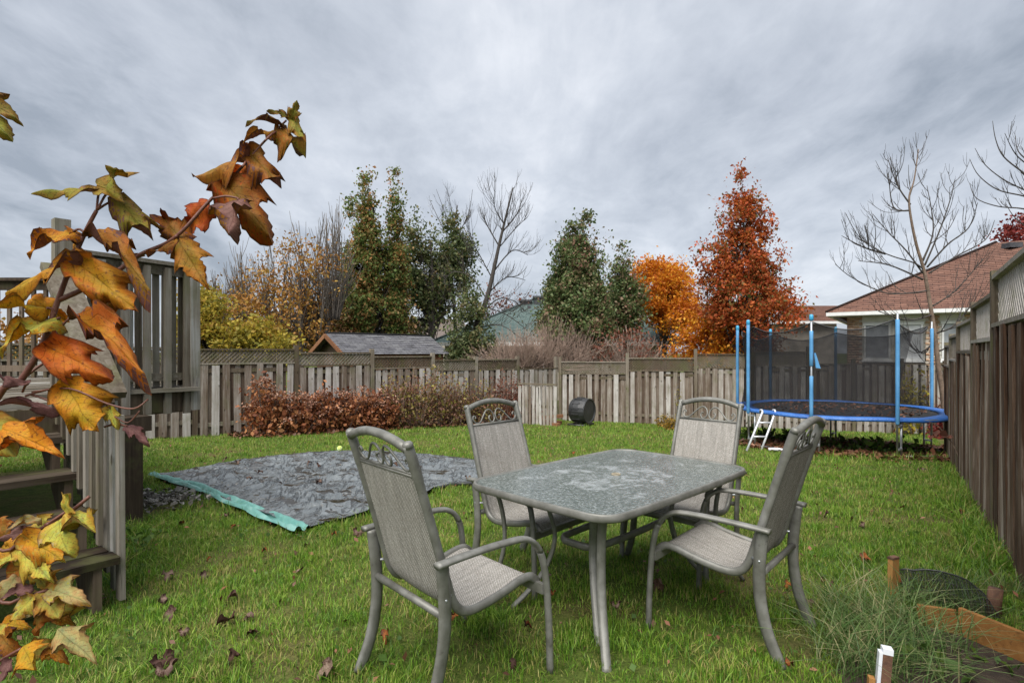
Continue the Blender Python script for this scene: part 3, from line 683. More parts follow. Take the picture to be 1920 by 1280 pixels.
for xa, xb, ya_, yb_, mu in ((902, 948, 674, 652, 1), (996, 1018, 694, 652, 0), (1150, 1180, 690, 655, 0)):
    window(hg, o_, ex, ny, P(xa, 0, A2.y).x, P(xb, 0, A2.y).x, zat(ya_, A2.y), zat(yb_, A2.y), 'dark_glass', mu, .09)

# far roof between the trees
YF = 44.0
hf = thing('house', 'distant house with brownish grey roof glimpsed left of the bare tree', 'house', (P(820, 640, YF).x, YF, -1.1))
A, B = P(738, 634, YF), P(900, 634, YF); C_, D_ = P(862, 598, YF+5), P(772, 598, YF+5)
roof_plane(A, B, C_, D_, .3).build('roof', 'shingle_far', hf)
roof_plane(A+Vector((0, 10, 0)), A, D_, D_+Vector((0, .01, 0)), .3).build('roof', 'shingle_far', hf)
m = MB(); m.hexa([(A.x+.5, YF+.5, -1.3), (B.x-.5, YF+.5, -1.3), (B.x-.5, YF+9, -1.3), (A.x+.5, YF+9, -1.3), (A.x+.5, YF+.5, A.z-.1), (B.x-.5, YF+.5, A.z-.1), (B.x-.5, YF+9, A.z-.1), (A.x+.5, YF+9, A.z-.1)]); m.build('wall', 'stucco', hf)

# garden shed behind the left fence: gable to the left, long roof running right
YS = 16.4
sr0, sr1 = P(610, 625, YS), P(806, 628, YS+3.0)
sd_ = (Vector((sr1.x, sr1.y, sr0.z))-sr0).normalized(); sn = Vector((sd_.y, -sd_.x, 0))
sr1 = sr0+sd_*((sr1-sr0).length)
hs_ = 1.05; dz = .62
sh = thing('shed', 'garden shed with dark grey shingled gable roof behind the left fence', 'shed', Vector((sr0.x, sr0.y, gz(sr0.x, sr0.y))))
f0, f1 = sr0+sn*hs_-Zv*dz, sr1+sn*hs_-Zv*dz; k0, k1 = sr0-sn*hs_-Zv*dz, sr1-sn*hs_-Zv*dz
rs = roof_plane(f0, f1, sr1, sr0, .12, .016).build('roof', 'shingle_grey', sh)
roof_plane(k1, k0, sr0, sr1, .12, .016).build('roof', 'shingle_grey', sh)
m = MB(); m.tube([sr0+Zv*.015, sr1+Zv*.015], .035, 5); m.build('ridge_cap', 'shingle_grey', rs)
for q in (f0, k0):
    m = MB(); m.beam(sr0-sd_*.02-Zv*.06, q-sd_*.02-Zv*.06, .03, .12); m.build('barge_board', 'rusty_timber', sh)
gg = gz(sr0.x, sr0.y)-.1; i0, i1 = sr0+sd_*.25, sr1-sd_*.2; wv = hs_-.12
m = MB()
q = [i0+sn*wv, i1+sn*wv, i1-sn*wv, i0-sn*wv]
m.hexa([Vector((p.x, p.y, gg)) for p in q]+[Vector((p.x, p.y, sr0.z-dz+.02)) for p in q]); m.build('wall', 'rusty_timber', sh)
m = MB(); m.add([i0+sn*wv-Zv*(dz-.02), i0-sn*wv-Zv*(dz-.02), i0-Zv*.08, i0+sn*wv-Zv*(dz-.02)+sd_*.03, i0-sn*wv-Zv*(dz-.02)+sd_*.03, i0-Zv*.08+sd_*.03], [(0, 1, 2), (5, 4, 3), (0, 2, 5, 3), (1, 0, 3, 4), (2, 1, 4, 5)]); m.build('gable', 'dark_timber', sh)

# ================================================================== deck and stairs
du = Vector((.616, .788, 0)); dv = Vector((-.788, .616, 0)); D0 = Vector((-2.215, 3.06, 0))
def DU(u, v, z): q = D0+du*u+dv*v; return Vector((q.x, q.y, z))
RUN, RISE, T0, DT = .27, .20, .287, 1.087
dk = thing('deck', 'weathered wooden deck with open stairs and slatted railing at left', 'deck', DU(0, 1.08, gz(-3, 3.7)))
Md = Matrix.Rotation(math.atan2(du.y, du.x), 3, 'Z')
def dbox(name, u0, u1, v0, v1, z0, z1, mat, parent=dk, jit=0):
    c = DU((u0+u1)/2, (v0+v1)/2, (z0+z1)/2); m = MB(); m.box((0, 0, 0), (u1-u0, v1-v0, z1-z0))
    M = Matrix.Translation(c) @ Md.to_4x4() @ Matrix.Rotation(random.gauss(0, jit), 4, 'X') @ Matrix.Rotation(random.gauss(0, jit), 4, 'Y')
    return m.build(name, mat, parent, M)
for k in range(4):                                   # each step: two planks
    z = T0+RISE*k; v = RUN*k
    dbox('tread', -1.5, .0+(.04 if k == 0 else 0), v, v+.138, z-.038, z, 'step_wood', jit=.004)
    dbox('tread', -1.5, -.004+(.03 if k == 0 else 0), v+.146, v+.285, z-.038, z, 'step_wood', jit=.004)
for u in (-.06, -1.45):
    m = MB(); prof = []
    for k in range(4): prof += [(RUN*k+.02, T0+RISE*k-.24+.02), (RUN*k+.02, T0+RISE*k-.04), (RUN*(k+1)+.02, T0+RISE*k-.04)]
    prof = [(.02, .0), (.02, T0-.04)]
    for k in range(4): prof += [(RUN*(k+1)+.02, T0+RISE*k-.04), (RUN*(k+1)+.02, T0+RISE*(k+1)-.04)]
    prof += [(RUN*4+.02, T0+RISE*2.4), (.22, 0)]
    n_ = len(prof); vs = [DU(u-.02, v, z) for v, z in prof]+[DU(u+.02, v, z) for v, z in prof]
    m.add(vs, [tuple(reversed(range(n_))), tuple(range(n_, 2*n_))]+[(i, (i+1) % n_, (i+1) % n_+n_, i+n_) for i in range(n_)]); m.build('stringer', 'dark_timber', dk)
v = 1.09; k = 0
while v < 6.2:                                       # floor planks
    u1 = 0.02 if v < 2.06 else 1.33
    dbox('plank', -3.2, u1, v, v+.134, DT-.036, DT, 'deck_wood_flat', jit=.002); v += .142
dbox('fascia', -3.2, .02, 1.06, 1.087, DT-.26, DT-.038, 'dark_timber')
WA, WB = Vector((-3.63, 4.53, 0)), Vector((-3.14, 5.47, 0))
wd_ = (WB-WA).normalized(); wn = Vector((wd_.y, -wd_.x, 0)); wl = (WB-WA).length; wang = math.atan2(wd_.y, wd_.x)
def wbeam(name, s0, s1, off, z, wd, ht, mat):
    m = MB(); a = WA+wd_*s0+wn*off; b = WA+wd_*s1+wn*off
    m.beam(Vector((a.x, a.y, z)), Vector((b.x, b.y, z)), wd, ht); return m.build(name, mat, dk)
def wpost(name, s, off, z0, z1, w_, t_, mat):
    m = MB(); p = WA+wd_*s+wn*off; m.box((0, 0, (z1-z0)/2), (w_, t_, z1-z0))
    return m.build(name, mat, dk, Matrix.Translation(Vector((p.x, p.y, z0))) @ Matrix.Rotation(wang+random.gauss(0, .02), 4, 'Z') @ Matrix.Rotation(random.gauss(0, .004), 4, 'Y'))
wbeam('fascia', -.2, wl+.02, -.02, DT-.135, .04, .19, 'dark_timber')
wbeam('rim_beam', -.2, wl, -.10, DT-.15, .05, .2, 'dark_timber')
for i in range(14):                                  # inner row of upright slats
    wpost('slat', .03+i*wl/13.6, -.075, DT+.005, 2.20, .058, .02, 'deck_wood')
for i in range(6):                                   # outer row, reaching down over the fascia
    wpost('slat', .05+i*wl/5.8, .022, .86-.012*i+.03, 2.215, .062, .03, 'deck_wood')
wpost('corner_post', wl-.02, .0, .855, 2.26, .095, .095, 'deck_wood')
wpost('corner_post', 0, -.02, DT-.2, 2.38, .09, .09, 'deck_wood')
wbeam('top_rail', -.05, wl+.04, -.03, 2.19, .05, .085, 'deck_wood_flat'); wbeam('cap_rail', -.07, wl+.06, -.025, 2.255, .15, .034, 'deck_wood_flat')
wbeam('bottom_rail', 0, wl, -.03, DT+.10, .045, .07, 'deck_wood_flat')
q = G(231, 985); m = MB(); m.box((0, 0, .42), (.21, .21, .9)); m.build('support_post', 'dark_timber', dk, Matrix.Translation(Vector((q.x, q.y, gz(q.x, q.y)-.03))) @ Matrix.Rotation(wang, 4, 'Z'))
m = MB(); m.box((0, 0, 0), (.34, .24, .13)); m.build('beam_end', 'dark_timber', dk, Matrix.Translation(Vector((q.x, q.y, .80))) @ Matrix.Rotation(wang, 4, 'Z'))
# stair railing on the right side
def srz(v): return T0+v/RUN*RISE
for i in range(11):
    v = .04+i*.102; z1 = srz(v)+.80; z0 = max(.03, srz(v)-.34)
    if i == 0: z0 = .02
    dbox('slat', .045, .075, v, v+.06, z0, z1-.05, 'deck_wood', jit=.006)
for i in range(9):
    v = .10+i*.118
    dbox('slat', -.035, -.012, v, v+.05, srz(v)-.02, srz(v)+.74, 'deck_wood', jit=.004)
m = MB(); a_, b_ = DU(.02, .12, srz(.12)+.80), DU(.02, 1.20, srz(1.20)+.84); m.beam(a_, b_, .17, .045); m.build('handrail', 'deck_wood', dk)
m = MB(); m.beam(a_-Zv*.08, b_-Zv*.08, .04, .11); m.build('handrail', 'dark_timber', dk)
dbox('newel_post', .0, .09, 1.14, 1.23, DT-.25, 2.34, 'deck_wood')
# railing on the far side of the deck
ra, rb = P(-220, 520, 7.2), P(120, 520, 7.2)
for z, h_, w_ in ((2.36, .04, .15), (2.28, .11, .04), (DT+.12, .08, .04)):
    m = MB(); m.beam(Vector((ra.x, ra.y, z)), Vector((rb.x, rb.y, z)), w_, h_); m.build('rail', 'dark_timber', dk)
for i in range(15):
    q = ra.lerp(rb, (i+.5)/15); m = MB(); m.box((0, 0, .6), (.044, .033, 1.2)); m.build('baluster', 'dark_timber', dk, Matrix.Translation(Vector((q.x, q.y, DT))))
m = MB(); m.box((0, 0, .65), (.1, .1, 1.4)); m.build('corner_post', 'dark_timber', dk, Matrix.Translation(Vector((rb.x, rb.y, DT))))
for u, v in ((-1.6, 1.25), (1.2, 5.8), (-1.6, 5.8)):
    m = MB(); q = DU(u, v, 0); m.box((0, 0, .5), (.14, .14, 1.06)); m.build('support_post', 'dark_timber', dk, Matrix.Translation(Vector((q.x, q.y, gz(q.x, q.y)-.02))) @ Md.to_4x4())

# ================================================================== patio table
TC = Vector((.626, 3.325, 0)); TA = R(44.6); TZ = .712
tz0 = gz(TC.x, TC.y)
tb = thing('patio_table', 'rectangular patio table with wet patterned glass top and curved metal legs', 'table', (TC.x, TC.y, tz0))
TM = Matrix.Translation((TC.x, TC.y, tz0)) @ Matrix.Rotation(TA, 4, 'Z')
def rrect(a, b, r, bow=.012, n=9):
    o = []
    for cx_, cy_, s0 in ((a-r, b-r, 0), (-(a-r), b-r, 90), (-(a-r), -(b-r), 180), (a-r, -(b-r), 270)):
        for k in range(n): th = R(s0+90*k/(n-1)); o.append(Vector((cx_+r*math.cos(th), cy_+r*math.sin(th), 0)))
    res = []
    for i, p in enumerate(o):
        q = o[(i+1) % len(o)]; seg = (q-p).length; m = 8 if seg > .2 else 1
        for k in range(m): res.append(p.lerp(q, k/m))
    for p in res:
        if abs(p.x) < a-r: p.y += math.copysign(bow*(1-(p.x/(a-r))**2), p.y)
        if abs(p.y) < b-r: p.x += math.copysign(bow*(1-(p.y/(b-r))**2), p.x)
    return res
ra_, rb2 = .772, .500
ring = rrect(ra_, rb2, .135); n_ = len(ring); m = MB(); vs = []
sec = [(-.016, .0), (-.004, .003), (.0, -.004), (.004, -.016), (.002, -.030), (-.006, -.038), (-.022, -.038), (-.022, -.006)]
for p in ring:
    nr = Vector((p.x/ra_**3, p.y/rb2**3, 0)).normalized() if abs(p.x) > ra_-.14 and abs(p.y) > rb2-.14 else (Vector((0, math.copysign(1, p.y), 0)) if abs(p.y) > rb2-.01 else Vector((math.copysign(1, p.x), 0, 0)))
    for q, z in sec: vs.append(p+nr*q+Zv*(TZ+z))
ks = len(sec)
m.add(vs, [(i*ks+k, ((i+1) % n_)*ks+k, ((i+1) % n_)*ks+(k+1) % ks, i*ks+(k+1) % ks) for i in range(n_) for k in range(ks)], True)
m.build('rim', 'chair_metal', tb, TM)
inner = rrect(ra_-.019, rb2-.019, .118); m = MB(); nh = 24
hole = [Vector((.024*math.cos(2*math.pi*k/nh), .024*math.sin(2*math.pi*k/nh), 0)) for k in range(nh)]
def near_hole(p): a = math.atan2(p.y, p.x) % (2*math.pi); return a
top = [p+Zv*(TZ-.004) for p in inner]; bot = [p+Zv*(TZ-.009) for p in inner]; ni = len(inner)
m.add(top+bot, [tuple(range(ni)), tuple(reversed(range(ni, 2*ni)))]+[(i+ni, (i+1) % ni+ni, (i+1) % ni, i) for i in range(ni)])
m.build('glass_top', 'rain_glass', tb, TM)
m = MB(); m.tube([Vector((.024*math.cos(2*math.pi*k/20), .024*math.sin(2*math.pi*k/20), TZ-.001)) for k in range(20)], .0045, 6, closed=True); m.build('umbrella_ring', 'tan_plastic', tb, TM)
m = MB(); m.disc((0, 0, TZ-.0028), .021, (0, 0, 1), 20); m.build('umbrella_hole', 'dark_glass', tb, TM)
for sx in (-1, 1):
    for sy in (-1, 1):
        rad = Vector((-sx, -sy, 0)).normalized(); cn = Vector((sx*(ra_-.02), sy*(rb2-.02), 0)); tan = Vector((-rad.y, rad.x, 0))
        for prof in ([(.685, .15), (.55, .19), (.40, .205), (.25, .18), (.12, .115), (0, .03)], [(.685, .38), (.55, .455), (.40, .490), (.25, .450), (.12, .365), (0, .25)]):
            pts = cr([cn+rad*r_+Zv*h_ for h_, r_ in prof], 5)
            mm = MB(); mm.tube(pts, .5, 8, side=tan, flat=(.046, .026)); mm.build('leg', 'chair_metal', tb, TM)
m = MB(); rr_ = rrect(ra_-.02-.707*.505, max(.12, rb2-.02-.707*.505), .07, .012); m.tube([p+Zv*.39 for p in rr_], .5, 8, side=(0, 0, 1), closed=True, flat=(.042, .024)); m.build('stretcher', 'chair_metal', tb, TM)
m = MB(); q = rrect(ra_-.30, rb2-.2, .08); m.tube([p+Zv*(TZ-.05) for p in q], .5, 6, side=(0, 0, 1), closed=True, flat=(.03, .02)); m.build('apron_frame', 'chair_metal', tb, TM)

# ================================================================== patio chairs
def make_chair():
    root = thing('patio_chair', '', 'chair')
    parts = {}
    for s_ in (-1, 1):
        hoop = cr([(s_*.317, .315, 0), (s_*.314, .308, .25), (s_*.308, .290, .46), (s_*.302, .255, .565), (s_*.300, .185, .622), (s_*.299, .06, .634), (s_*.298, -.12, .632), (s_*.297, -.283, .624)], 6)
        nn = len(hoop); legn = next(i for i, p in enumerate(hoop) if p.z > .545)
        m = MB(); m.tube(hoop[:legn+1], .5, 10, side=(1, 0, 0), flat=(.036, .030)); m.build('leg', 'chair_metal', root)
        m = MB(); ar = hoop[legn:]; m.tube(ar, .5, 10, side=(1, 0, 0), flat=(.044, .027)); m.build('arm', 'chair_metal', root)
        back = cr([(s_*.280, -.245, .618), (s_*.276, -.232, .50), (s_*.272, -.226, .40), (s_*.267, -.232, .28), (s_*.262, -.262, .14), (s_*.259, -.322, 0)], 6)
        m = MB(); m.tube(back, .5, 8, side=(1, 0, 0), flat=(.030, .058)); m.build('leg', 'chair_metal', root)
        rail = cr([(s_*.238, -.372, 1.085), (s_*.240, -.330, .96), (s_*.242, -.262, .74), (s_*.244, -.205, .55), (s_*.245, -.168, .440), (s_*.246, -.120, .388), (s_*.246, -.04, .378), (s_*.246, .10, .400), (s_*.246, .20, .424), (s_*.246, .258, .424), (s_*.246, .300, .392)], 6)
        parts['rail%d' % s_] = rail
        m = MB(); rad = [.5*(1.12 if p.z > .93 else 1) for p in rail]; m.tube(rail, rad, 10, side=(1, 0, 0), flat=(.030, .040)); m.build('side_rail', 'chair_metal', root)
        m = MB(); t_ = (rail[0]-rail[3]).normalized(); m.tube([rail[0]+t_*k for k in (-.01, .006, .013, .017)], [.021, .021, .016, .006], 10); m.build('finial', 'chair_metal', root)
        m = MB(); m.tube([(s_*.250, -.182, .475), (s_*.288, -.236, .475)], .007, 6); m.build('bolt', 'galvanised', root)
    rl = parts['rail1']
    # sling: follows the side rails between the scroll bar and the front edge
    i0 = next(i for i, p in enumerate(rl) if p.z < .962); path = rl[i0:]
    m = MB(); uv = []; sacc = 0; nx_ = 9; th = .003
    for i, p in enumerate(path):
        if i: sacc += (p-path[i-1]).length
        t = path[min(i+1, len(path)-1)]-path[max(i-1, 0)]; nr = Vector((0, -t.z, t.y)).normalized()
        for off in (th, -th):
            for k in range(nx_):
                x = (2*k/(nx_-1)-1)*(p.x-.010); belly = .012*(1-(x/p.x)**2)*min(1, 3*min(i, len(path)-1-i)/len(path))
                m.v.append((x, p.y-nr.y*belly+nr.y*off+0, p.z-abs(nr.z)*belly+nr.z*off)); uv.append((x+.3, sacc))
    row = 2*nx_
    for i in range(len(path)-1):
        for k in range(nx_-1):
            a = i*row+k; m.f.append((a, a+1, a+row+1, a+row)); m.f.append((a+nx_+1, a+nx_, a+row+nx_, a+row+nx_+1))
    m.sm = [True]*len(m.f); m.uv = uv; m.build('sling', 'sling', root)
    fe = path[-1]; m = MB(); m.tube([(-fe.x, fe.y, fe.z), (fe.x, fe.y, fe.z)], .009, 6); m.build('front_rod', 'chair_metal', root)
    # arched top rail, scroll bar and scrolls, all in the tilted plane of the back
    tp = rl[0]; bq = Vector((.239, -.328, .966)); upv = Vector((0, tp.y-bq.y, tp.z-bq.z)).normalized()
    arch = [Vector((x*.232, tp.y, tp.z-.014))+upv*(.046*(1-x*x)) for x in np.linspace(-1, 1, 15)]
    m = MB(); m.tube(arch, .019, 10); m.build('top_rail', 'chair_metal', root)
    m = MB(); m.tube([(-.235, bq.y, bq.z), (.235, bq.y, bq.z)], .5, 6, side=(0, 0, 1), flat=(.014, .016)); m.build('scroll_bar', 'chair_metal', root)
    m = MB(); m.tube([(-.232, path[0].y, path[0].z-.004), (.232, path[0].y, path[0].z-.004)], .006, 6); m.build('sling_rod', 'chair_metal', root)
    pts = [(.040, .050), (.050, .050), (.058, .036), (.050, .014), (.030, .006), (.011, .024), (.008, .050), (.018, .078), (.042, .096), (.070, .090), (.097, .066), (.122, .038), (.146, .014), (.170, .006), (.194, .014), (.207, .034), (.203, .054), (.190, .060), (.181, .050), (.186, .041)]
    for s_ in (-1, 1):
        c_ = cr([Vector((s_*u, bq.y, bq.z))+upv*(v+.002) for u, v in pts], 4)
        m = MB(); m.tube(c_, .0056, 6); m.build('scroll', 'chair_metal', root)
    m = MB(); m.tube([(-.270, -.228, .405), (.270, -.228, .405)], .016, 10); m.build('rear_stretcher', 'chair_metal', root)
    m = MB(); m.beam((-.306, .288, .378), (.306, .288, .378), .022, .044); m.build('front_stretcher', 'chair_metal', root)
    return root
def copy_thing(root):
    c = root.copy(); col.objects.link(c)
    for ch in root.children:
        k = ch.copy(); col.objects.link(k); k.parent = c
    return c
chair = make_chair()
chairs = [((-.275, 2.505), 42.0, 'patio chair seen from behind, nearest the camera at the table\'s left end'),
          ((1.162, 2.922), 138.1, 'patio chair seen from the side at the right of the table, nearest the garden bed'),
          ((.125, 3.67), -43.9, 'patio chair facing us beyond the table, nearest the black tarp'),
          ((1.229, 3.924), -136.4, 'patio chair facing us beyond the table, nearest the trampoline ladder')]
for i, ((x, y), a, lab) in enumerate(chairs):
    o = chair if i == 0 else copy_thing(chair)
    th = R(a)-math.pi/2
    # sit on the slope under the four feet
    zs = [gz(x+math.cos(th)*q[0]-math.sin(th)*q[1], y+math.sin(th)*q[0]+math.cos(th)*q[1]) for q in ((.3, .3), (-.3, .3), (.26, -.32), (-.26, -.32))]
    o.location = (x, y, sum(zs)/4-.004); o.rotation_euler = (0, 0, th)
    o['label'] = lab; o['group'] = 'patio chairs around the table'

# ================================================================== tarp over the sunken pool and its teal edge
tp_px = [(284, 896), (345, 886), (420, 872), (500, 862), (575, 854), (640, 850), (720, 852), (800, 857), (893, 868), (935, 884), (900, 908), (850, 913), (820, 920), (770, 940), (700, 962), (640, 980), (570, 1000)]
tp = [G(*q) for q in tp_px]
def inpoly(x, y, poly):
    x = np.asarray(x); y = np.asarray(y); r = np.zeros(x.shape, bool); n = len(poly)
    for i in range(n):
        a, b = poly[i], poly[(i+1) % n]
        c = ((a.y > y) != (b.y > y)) & (x < (b.x-a.x)*(y-a.y)/(b.y-a.y+1e-12)+a.x); r ^= c
    return r
def wr(x, y):
    a = mnoise.noise(Vector((x*1.3, y*1.0, 3)))*.045+mnoise.noise(Vector((x*2.4+y*1.2, y*1.6, 7)))*.030
    r_ = abs(mnoise.noise(Vector((x*2.0-y*.9, y*2.6+x*.7, 11)))); a += max(0, .12-r_)*.45
    return a+mnoise.noise(Vector((x*9, y*7, 1)))*.008
def edge_dist(x, y, poly):
    p = Vector((x, y)); best = 1e9
    for i in range(len(poly)):
        a = poly[i].xy; b = poly[(i+1) % len(poly)].xy; ab = b-a
        t = max(0, min(1, (p-a).dot(ab)/max(1e-9, ab.length_squared))); best = min(best, (p-a-ab*t).length)
    return best
import bmesh
bm = bmesh.new()
f = bm.faces.new([bm.verts.new((p.x, p.y, 0)) for p in tp])
x0, x1 = min(p.x for p in tp), max(p.x for p in tp); y0, y1 = min(p.y for p in tp), max(p.y for p in tp)
for ax, lo, hi in (((1, 0, 0), x0, x1), ((0, 1, 0), y0, y1)):
    q = lo+.055
    while q < hi:
        bmesh.ops.bisect_plane(bm, geom=bm.verts[:]+bm.edges[:]+bm.faces[:], plane_co=(q, q, 0), plane_no=ax); q += .055
for v in bm.verts:
    d_ = edge_dist(v.co.x, v.co.y, tp)
    v.co.z = gz(v.co.x, v.co.y)+.045+wr(v.co.x, v.co.y)*min(1, .35+d_*1.5)+.02*min(1, d_)
me = bpy.data.meshes.new('sheet'); bm.to_mesh(me); bm.free()
me.polygons.foreach_set('use_smooth', [True]*len(me.polygons)); me.materials.append(MATS['tarp'])
tarp = thing('tarp', 'wrinkled wet black tarp spread on the lawn with teal edge strip', 'tarp', G(560, 930))
link(bpy.data.objects.new('sheet', me), tarp)
# rolled hem along the far and right edges
hem = [G(*q)+Zv*.035 for q in [(500, 862), (575, 854), (640, 850), (720, 852), (800, 857), (893, 868), (935, 884), (900, 908), (850, 913), (820, 920)]]
m = MB(); m.tube(cr(hem, 5), [.018+.012*abs(mnoise.noise(Vector((i*.31, 0, 0)))) for i in range(9*5+1)], 7); m.build('hem', 'black_plastic', tarp)
st_ = [(284, 896, 12), (330, 908, 17), (385, 925, 20), (430, 944, 22), (480, 965, 24), (525, 984, 26), (572, 1001, 24)]
m = MB(); rows_ = []
pts = [G(px, py) for px, py, _ in st_]; wid = [.06, .09, .10, .10, .11, .12, .11]
pp = cr(pts, 12); nw = 9
edge_d = (pts[-1]-pts[0]).normalized(); en = Vector((edge_d.y, -edge_d.x, 0))
if en.y > 0: en = -en
vs = []
for i, p in enumerate(pp):
    t = i/(len(pp)-1); ww = wid[min(int(t*6), 6)]
    for k in range(nw):
        q = p+en*((k/(nw-1)-.42)*ww*1.35+.03*mnoise.noise(Vector((i*.12, k*.1, 2))))
        fold = .06+.035*math.sin(k*1.15+3*mnoise.noise(Vector((i*.09, 0, 5))))*math.sin(math.pi*k/(nw-1))+.02*mnoise.noise(Vector((i*.3, k*.6, 0)))
        if k in (0, nw-1): fold = .045
        vs.append(Vector((q.x, q.y, gz(q.x, q.y)+fold)))
m.add(vs, [(i*nw+k, i*nw+k+1, (i+1)*nw+k+1, (i+1)*nw+k) for i in range(len(pp)-1) for k in range(nw-1)], True); m.build('edge_strip', 'teal_sheet', tarp)

# tennis ball at the far edge of the tarp
q = G(637, 853); m = MB(); nb = 12; rad = .045
vs = [Vector((rad*math.sin(math.pi*i/8)*math.cos(2*math.pi*k/nb), rad*math.sin(math.pi*i/8)*math.sin(2*math.pi*k/nb), rad*math.cos(math.pi*i/8))) for i in range(9) for k in range(nb)]
m.add(vs, [(i*nb+k, (i+1)*nb+k, (i+1)*nb+(k+1) % nb, i*nb+(k+1) % nb) for i in range(8) for k in range(nb)], True)
bl = thing('tennis_ball', 'yellow green tennis ball on the far edge of the tarp', 'ball', (q.x, q.y, q.z+.10))
m.build('felt', 'ball_felt', bl, Matrix.Translation((q.x, q.y, q.z+.11)))
m = MB(); m.tube([Vector((rad*1.005*math.cos(t)*math.cos(.45*math.cos(2*t)), rad*1.005*math.sin(t)*math.cos(.45*math.cos(2*t)), rad*1.005*math.sin(.45*math.cos(2*t)))) for t in np.linspace(0, 2*math.pi, 40, endpoint=False)], .0016, 4, closed=True); m.build('seam', 'white_plastic', bl, Matrix.Translation((q.x, q.y, q.z+.11)))

# ================================================================== trampoline
TCX, TR_ = Vector((6.80, 11.5, 0)), 1.95; RZ = .225
tr = thing('trampoline', 'round trampoline with blue pad, blue foam poles and black safety net', 'trampoline', (TCX.x, TCX.y, gz(TCX.x, TCX.y)))
def on_circle(px, far):
    k = (px-CX)/F; a_ = k*k+1; b_ = -2*(k*TCX.x+TCX.y); c_ = TCX.x**2+TCX.y**2-TR_**2; dsc = b_*b_-4*a_*c_
    Y = (-b_+(1 if far else -1)*math.sqrt(max(dsc, 0)))/(2*a_); return math.atan2(Y-TCX.y, k*Y-TCX.x)
def tc_(a, r=TR_, z=RZ): return Vector((TCX.x+r*math.cos(a), TCX.y+r*math.sin(a), z))
poles = [(on_circle(1408, 0), 2.03, .60), (on_circle(1523, 0), 2.06, .97), (on_circle(1679, 0), 2.08, .93), (on_circle(1742, 1), 2.05, .93), (on_circle(1567, 1), 1.97, 1.0), (on_circle(1448, 1), 1.93, 1.0), (on_circle(1388, 1), 1.98, .95)]
na = 64; ring_ = [tc_(2*math.pi*k/na) for k in range(na)]
m = MB(); m.tube(ring_, .024, 8, closed=True); m.build('frame_ring', 'galvanised', tr)
m = MB(); m.add([tc_(2*math.pi*k/na, TR_-.24, RZ+.005) for k in range(na)]+[tc_(2*math.pi*k/na, TR_-.24, RZ-.004) for k in range(na)], [tuple(range(na)), tuple(reversed(range(na, 2*na)))]); m.build('mat', 'trampoline_mat', tr)
m = MB(); secp = [(-.30, .008), (-.20, .028), (-.06, .034), (.015, .024), (.036, -.01), (.032, -.040), (.024, -.038), (.024, .0), (-.05, .016), (-.2, .016)]
vs = []
for k in range(na):
    a = 2*math.pi*k/na; sag = .018*mnoise.noise(Vector((math.cos(a)*2.2, math.sin(a)*2.2, 0)))
    for r_, z_ in secp: vs.append(tc_(a, TR_+r_+sag*.6, RZ+.012+z_*(1 if z_ > -.05 else (1+8*sag))+sag))
ks = len(secp); m.add(vs, [(i*ks+k, ((i+1) % na)*ks+k, ((i+1) % na)*ks+(k+1) % ks, i*ks+(k+1) % ks) for i in range(na) for k in range(ks)], True); m.build('safety_pad', 'blue_pad', tr)
for i, (a, zt_, slv) in enumerate(poles):
    p0 = tc_(a, TR_+.05, gz(*tc_(a).xy)); p1 = tc_(a, TR_+.06, zt_)
    m = MB(); m.tube([p0+Zv*.02, Vector((p1.x, p1.y, zt_))], .019, 8); pl = m.build('pole', 'galvanised', tr)
    zb = RZ-.06; ztop = zt_-.04 if i not in (1, 2, 3) else zt_-(.0, .26, .10, .14)[i]
    pieces = [(zb, ztop)] if i != 1 else [(zb, .98), (1.16, ztop)]
    for z0, z1 in pieces:
        q = Vector((p1.x, p1.y, 0)); m = MB(); hh = [z0+(z1-z0)*t for t in (0, .01, .25, .5, .75, .99, 1)]
        m.tube([q+Zv*z for z in hh], [.024, .033, .032, .034, .032, .033, .024], 10); m.build('foam_sleeve', 'blue_foam', pl)
    if i == 1:      # loose flap where the sleeve has split
        q = Vector((p1.x+.03, p1.y-.05, 0)); m = MB(); m.add([q+Zv*1.40, q+Zv*1.40+Vector((.02, 0, 0)), q+Zv*1.12+Vector((.10, -.02, 0)), q+Zv*1.13+Vector((.02, -.02, 0)),
            q+Zv*1.40+Vector((0, .02, 0)), q+Zv*1.40+Vector((.02, .02, 0)), q+Zv*1.12+Vector((.10, .0, 0)), q+Zv*1.13+Vector((.02, .0, 0))], [(3, 2, 1, 0), (4, 5, 6, 7), (0, 1, 5, 4), (1, 2, 6, 5), (2, 3, 7, 6), (3, 0, 4, 7)]); m.build('sleeve_flap', 'blue_foam', pl)
    if i not in (2, 3):
        m = MB(); m.tube([Vector((p1.x, p1.y, zt_+k)) for k in (-.07, -.06, .0, .03, .04)], [.028, .036, .036, .03, .012], 10); m.build('pole_cap', 'blue_cap', pl)
    # leg tube beside the pole with clamps, joined by a foot rail
    a2 = a+.055; q0 = tc_(a2, TR_-.02, gz(*tc_(a2).xy)); m = MB(); m.tube([q0+Zv*.015, tc_(a2, TR_-.02, RZ-.02)], .021, 8); lg = m.build('leg', 'galvanised', tr)
    for z in (RZ-.09, q0.z+.16):
        m = MB(); m.beam(Vector((q0.x, q0.y, z)), Vector((p1.x, p1.y, z)), .05, .03); m.build('clamp', 'galvanised', lg)
for i, j in ((0, 1), (2, 3), (4, 5)):
    a, b = poles[i][0]+.055, poles[j][0]+.055
    if b-a > math.pi: b -= 2*math.pi
    if a-b > math.pi: a -= 2*math.pi
    m = MB(); m.tube([tc_(a+(b-a)*t/8, TR_-.02, gz(*tc_(a+(b-a)*t/8, TR_-.02).xy)+.03) for t in range(9)], .02, 7); m.build('foot_rail', 'galvanised', tr)
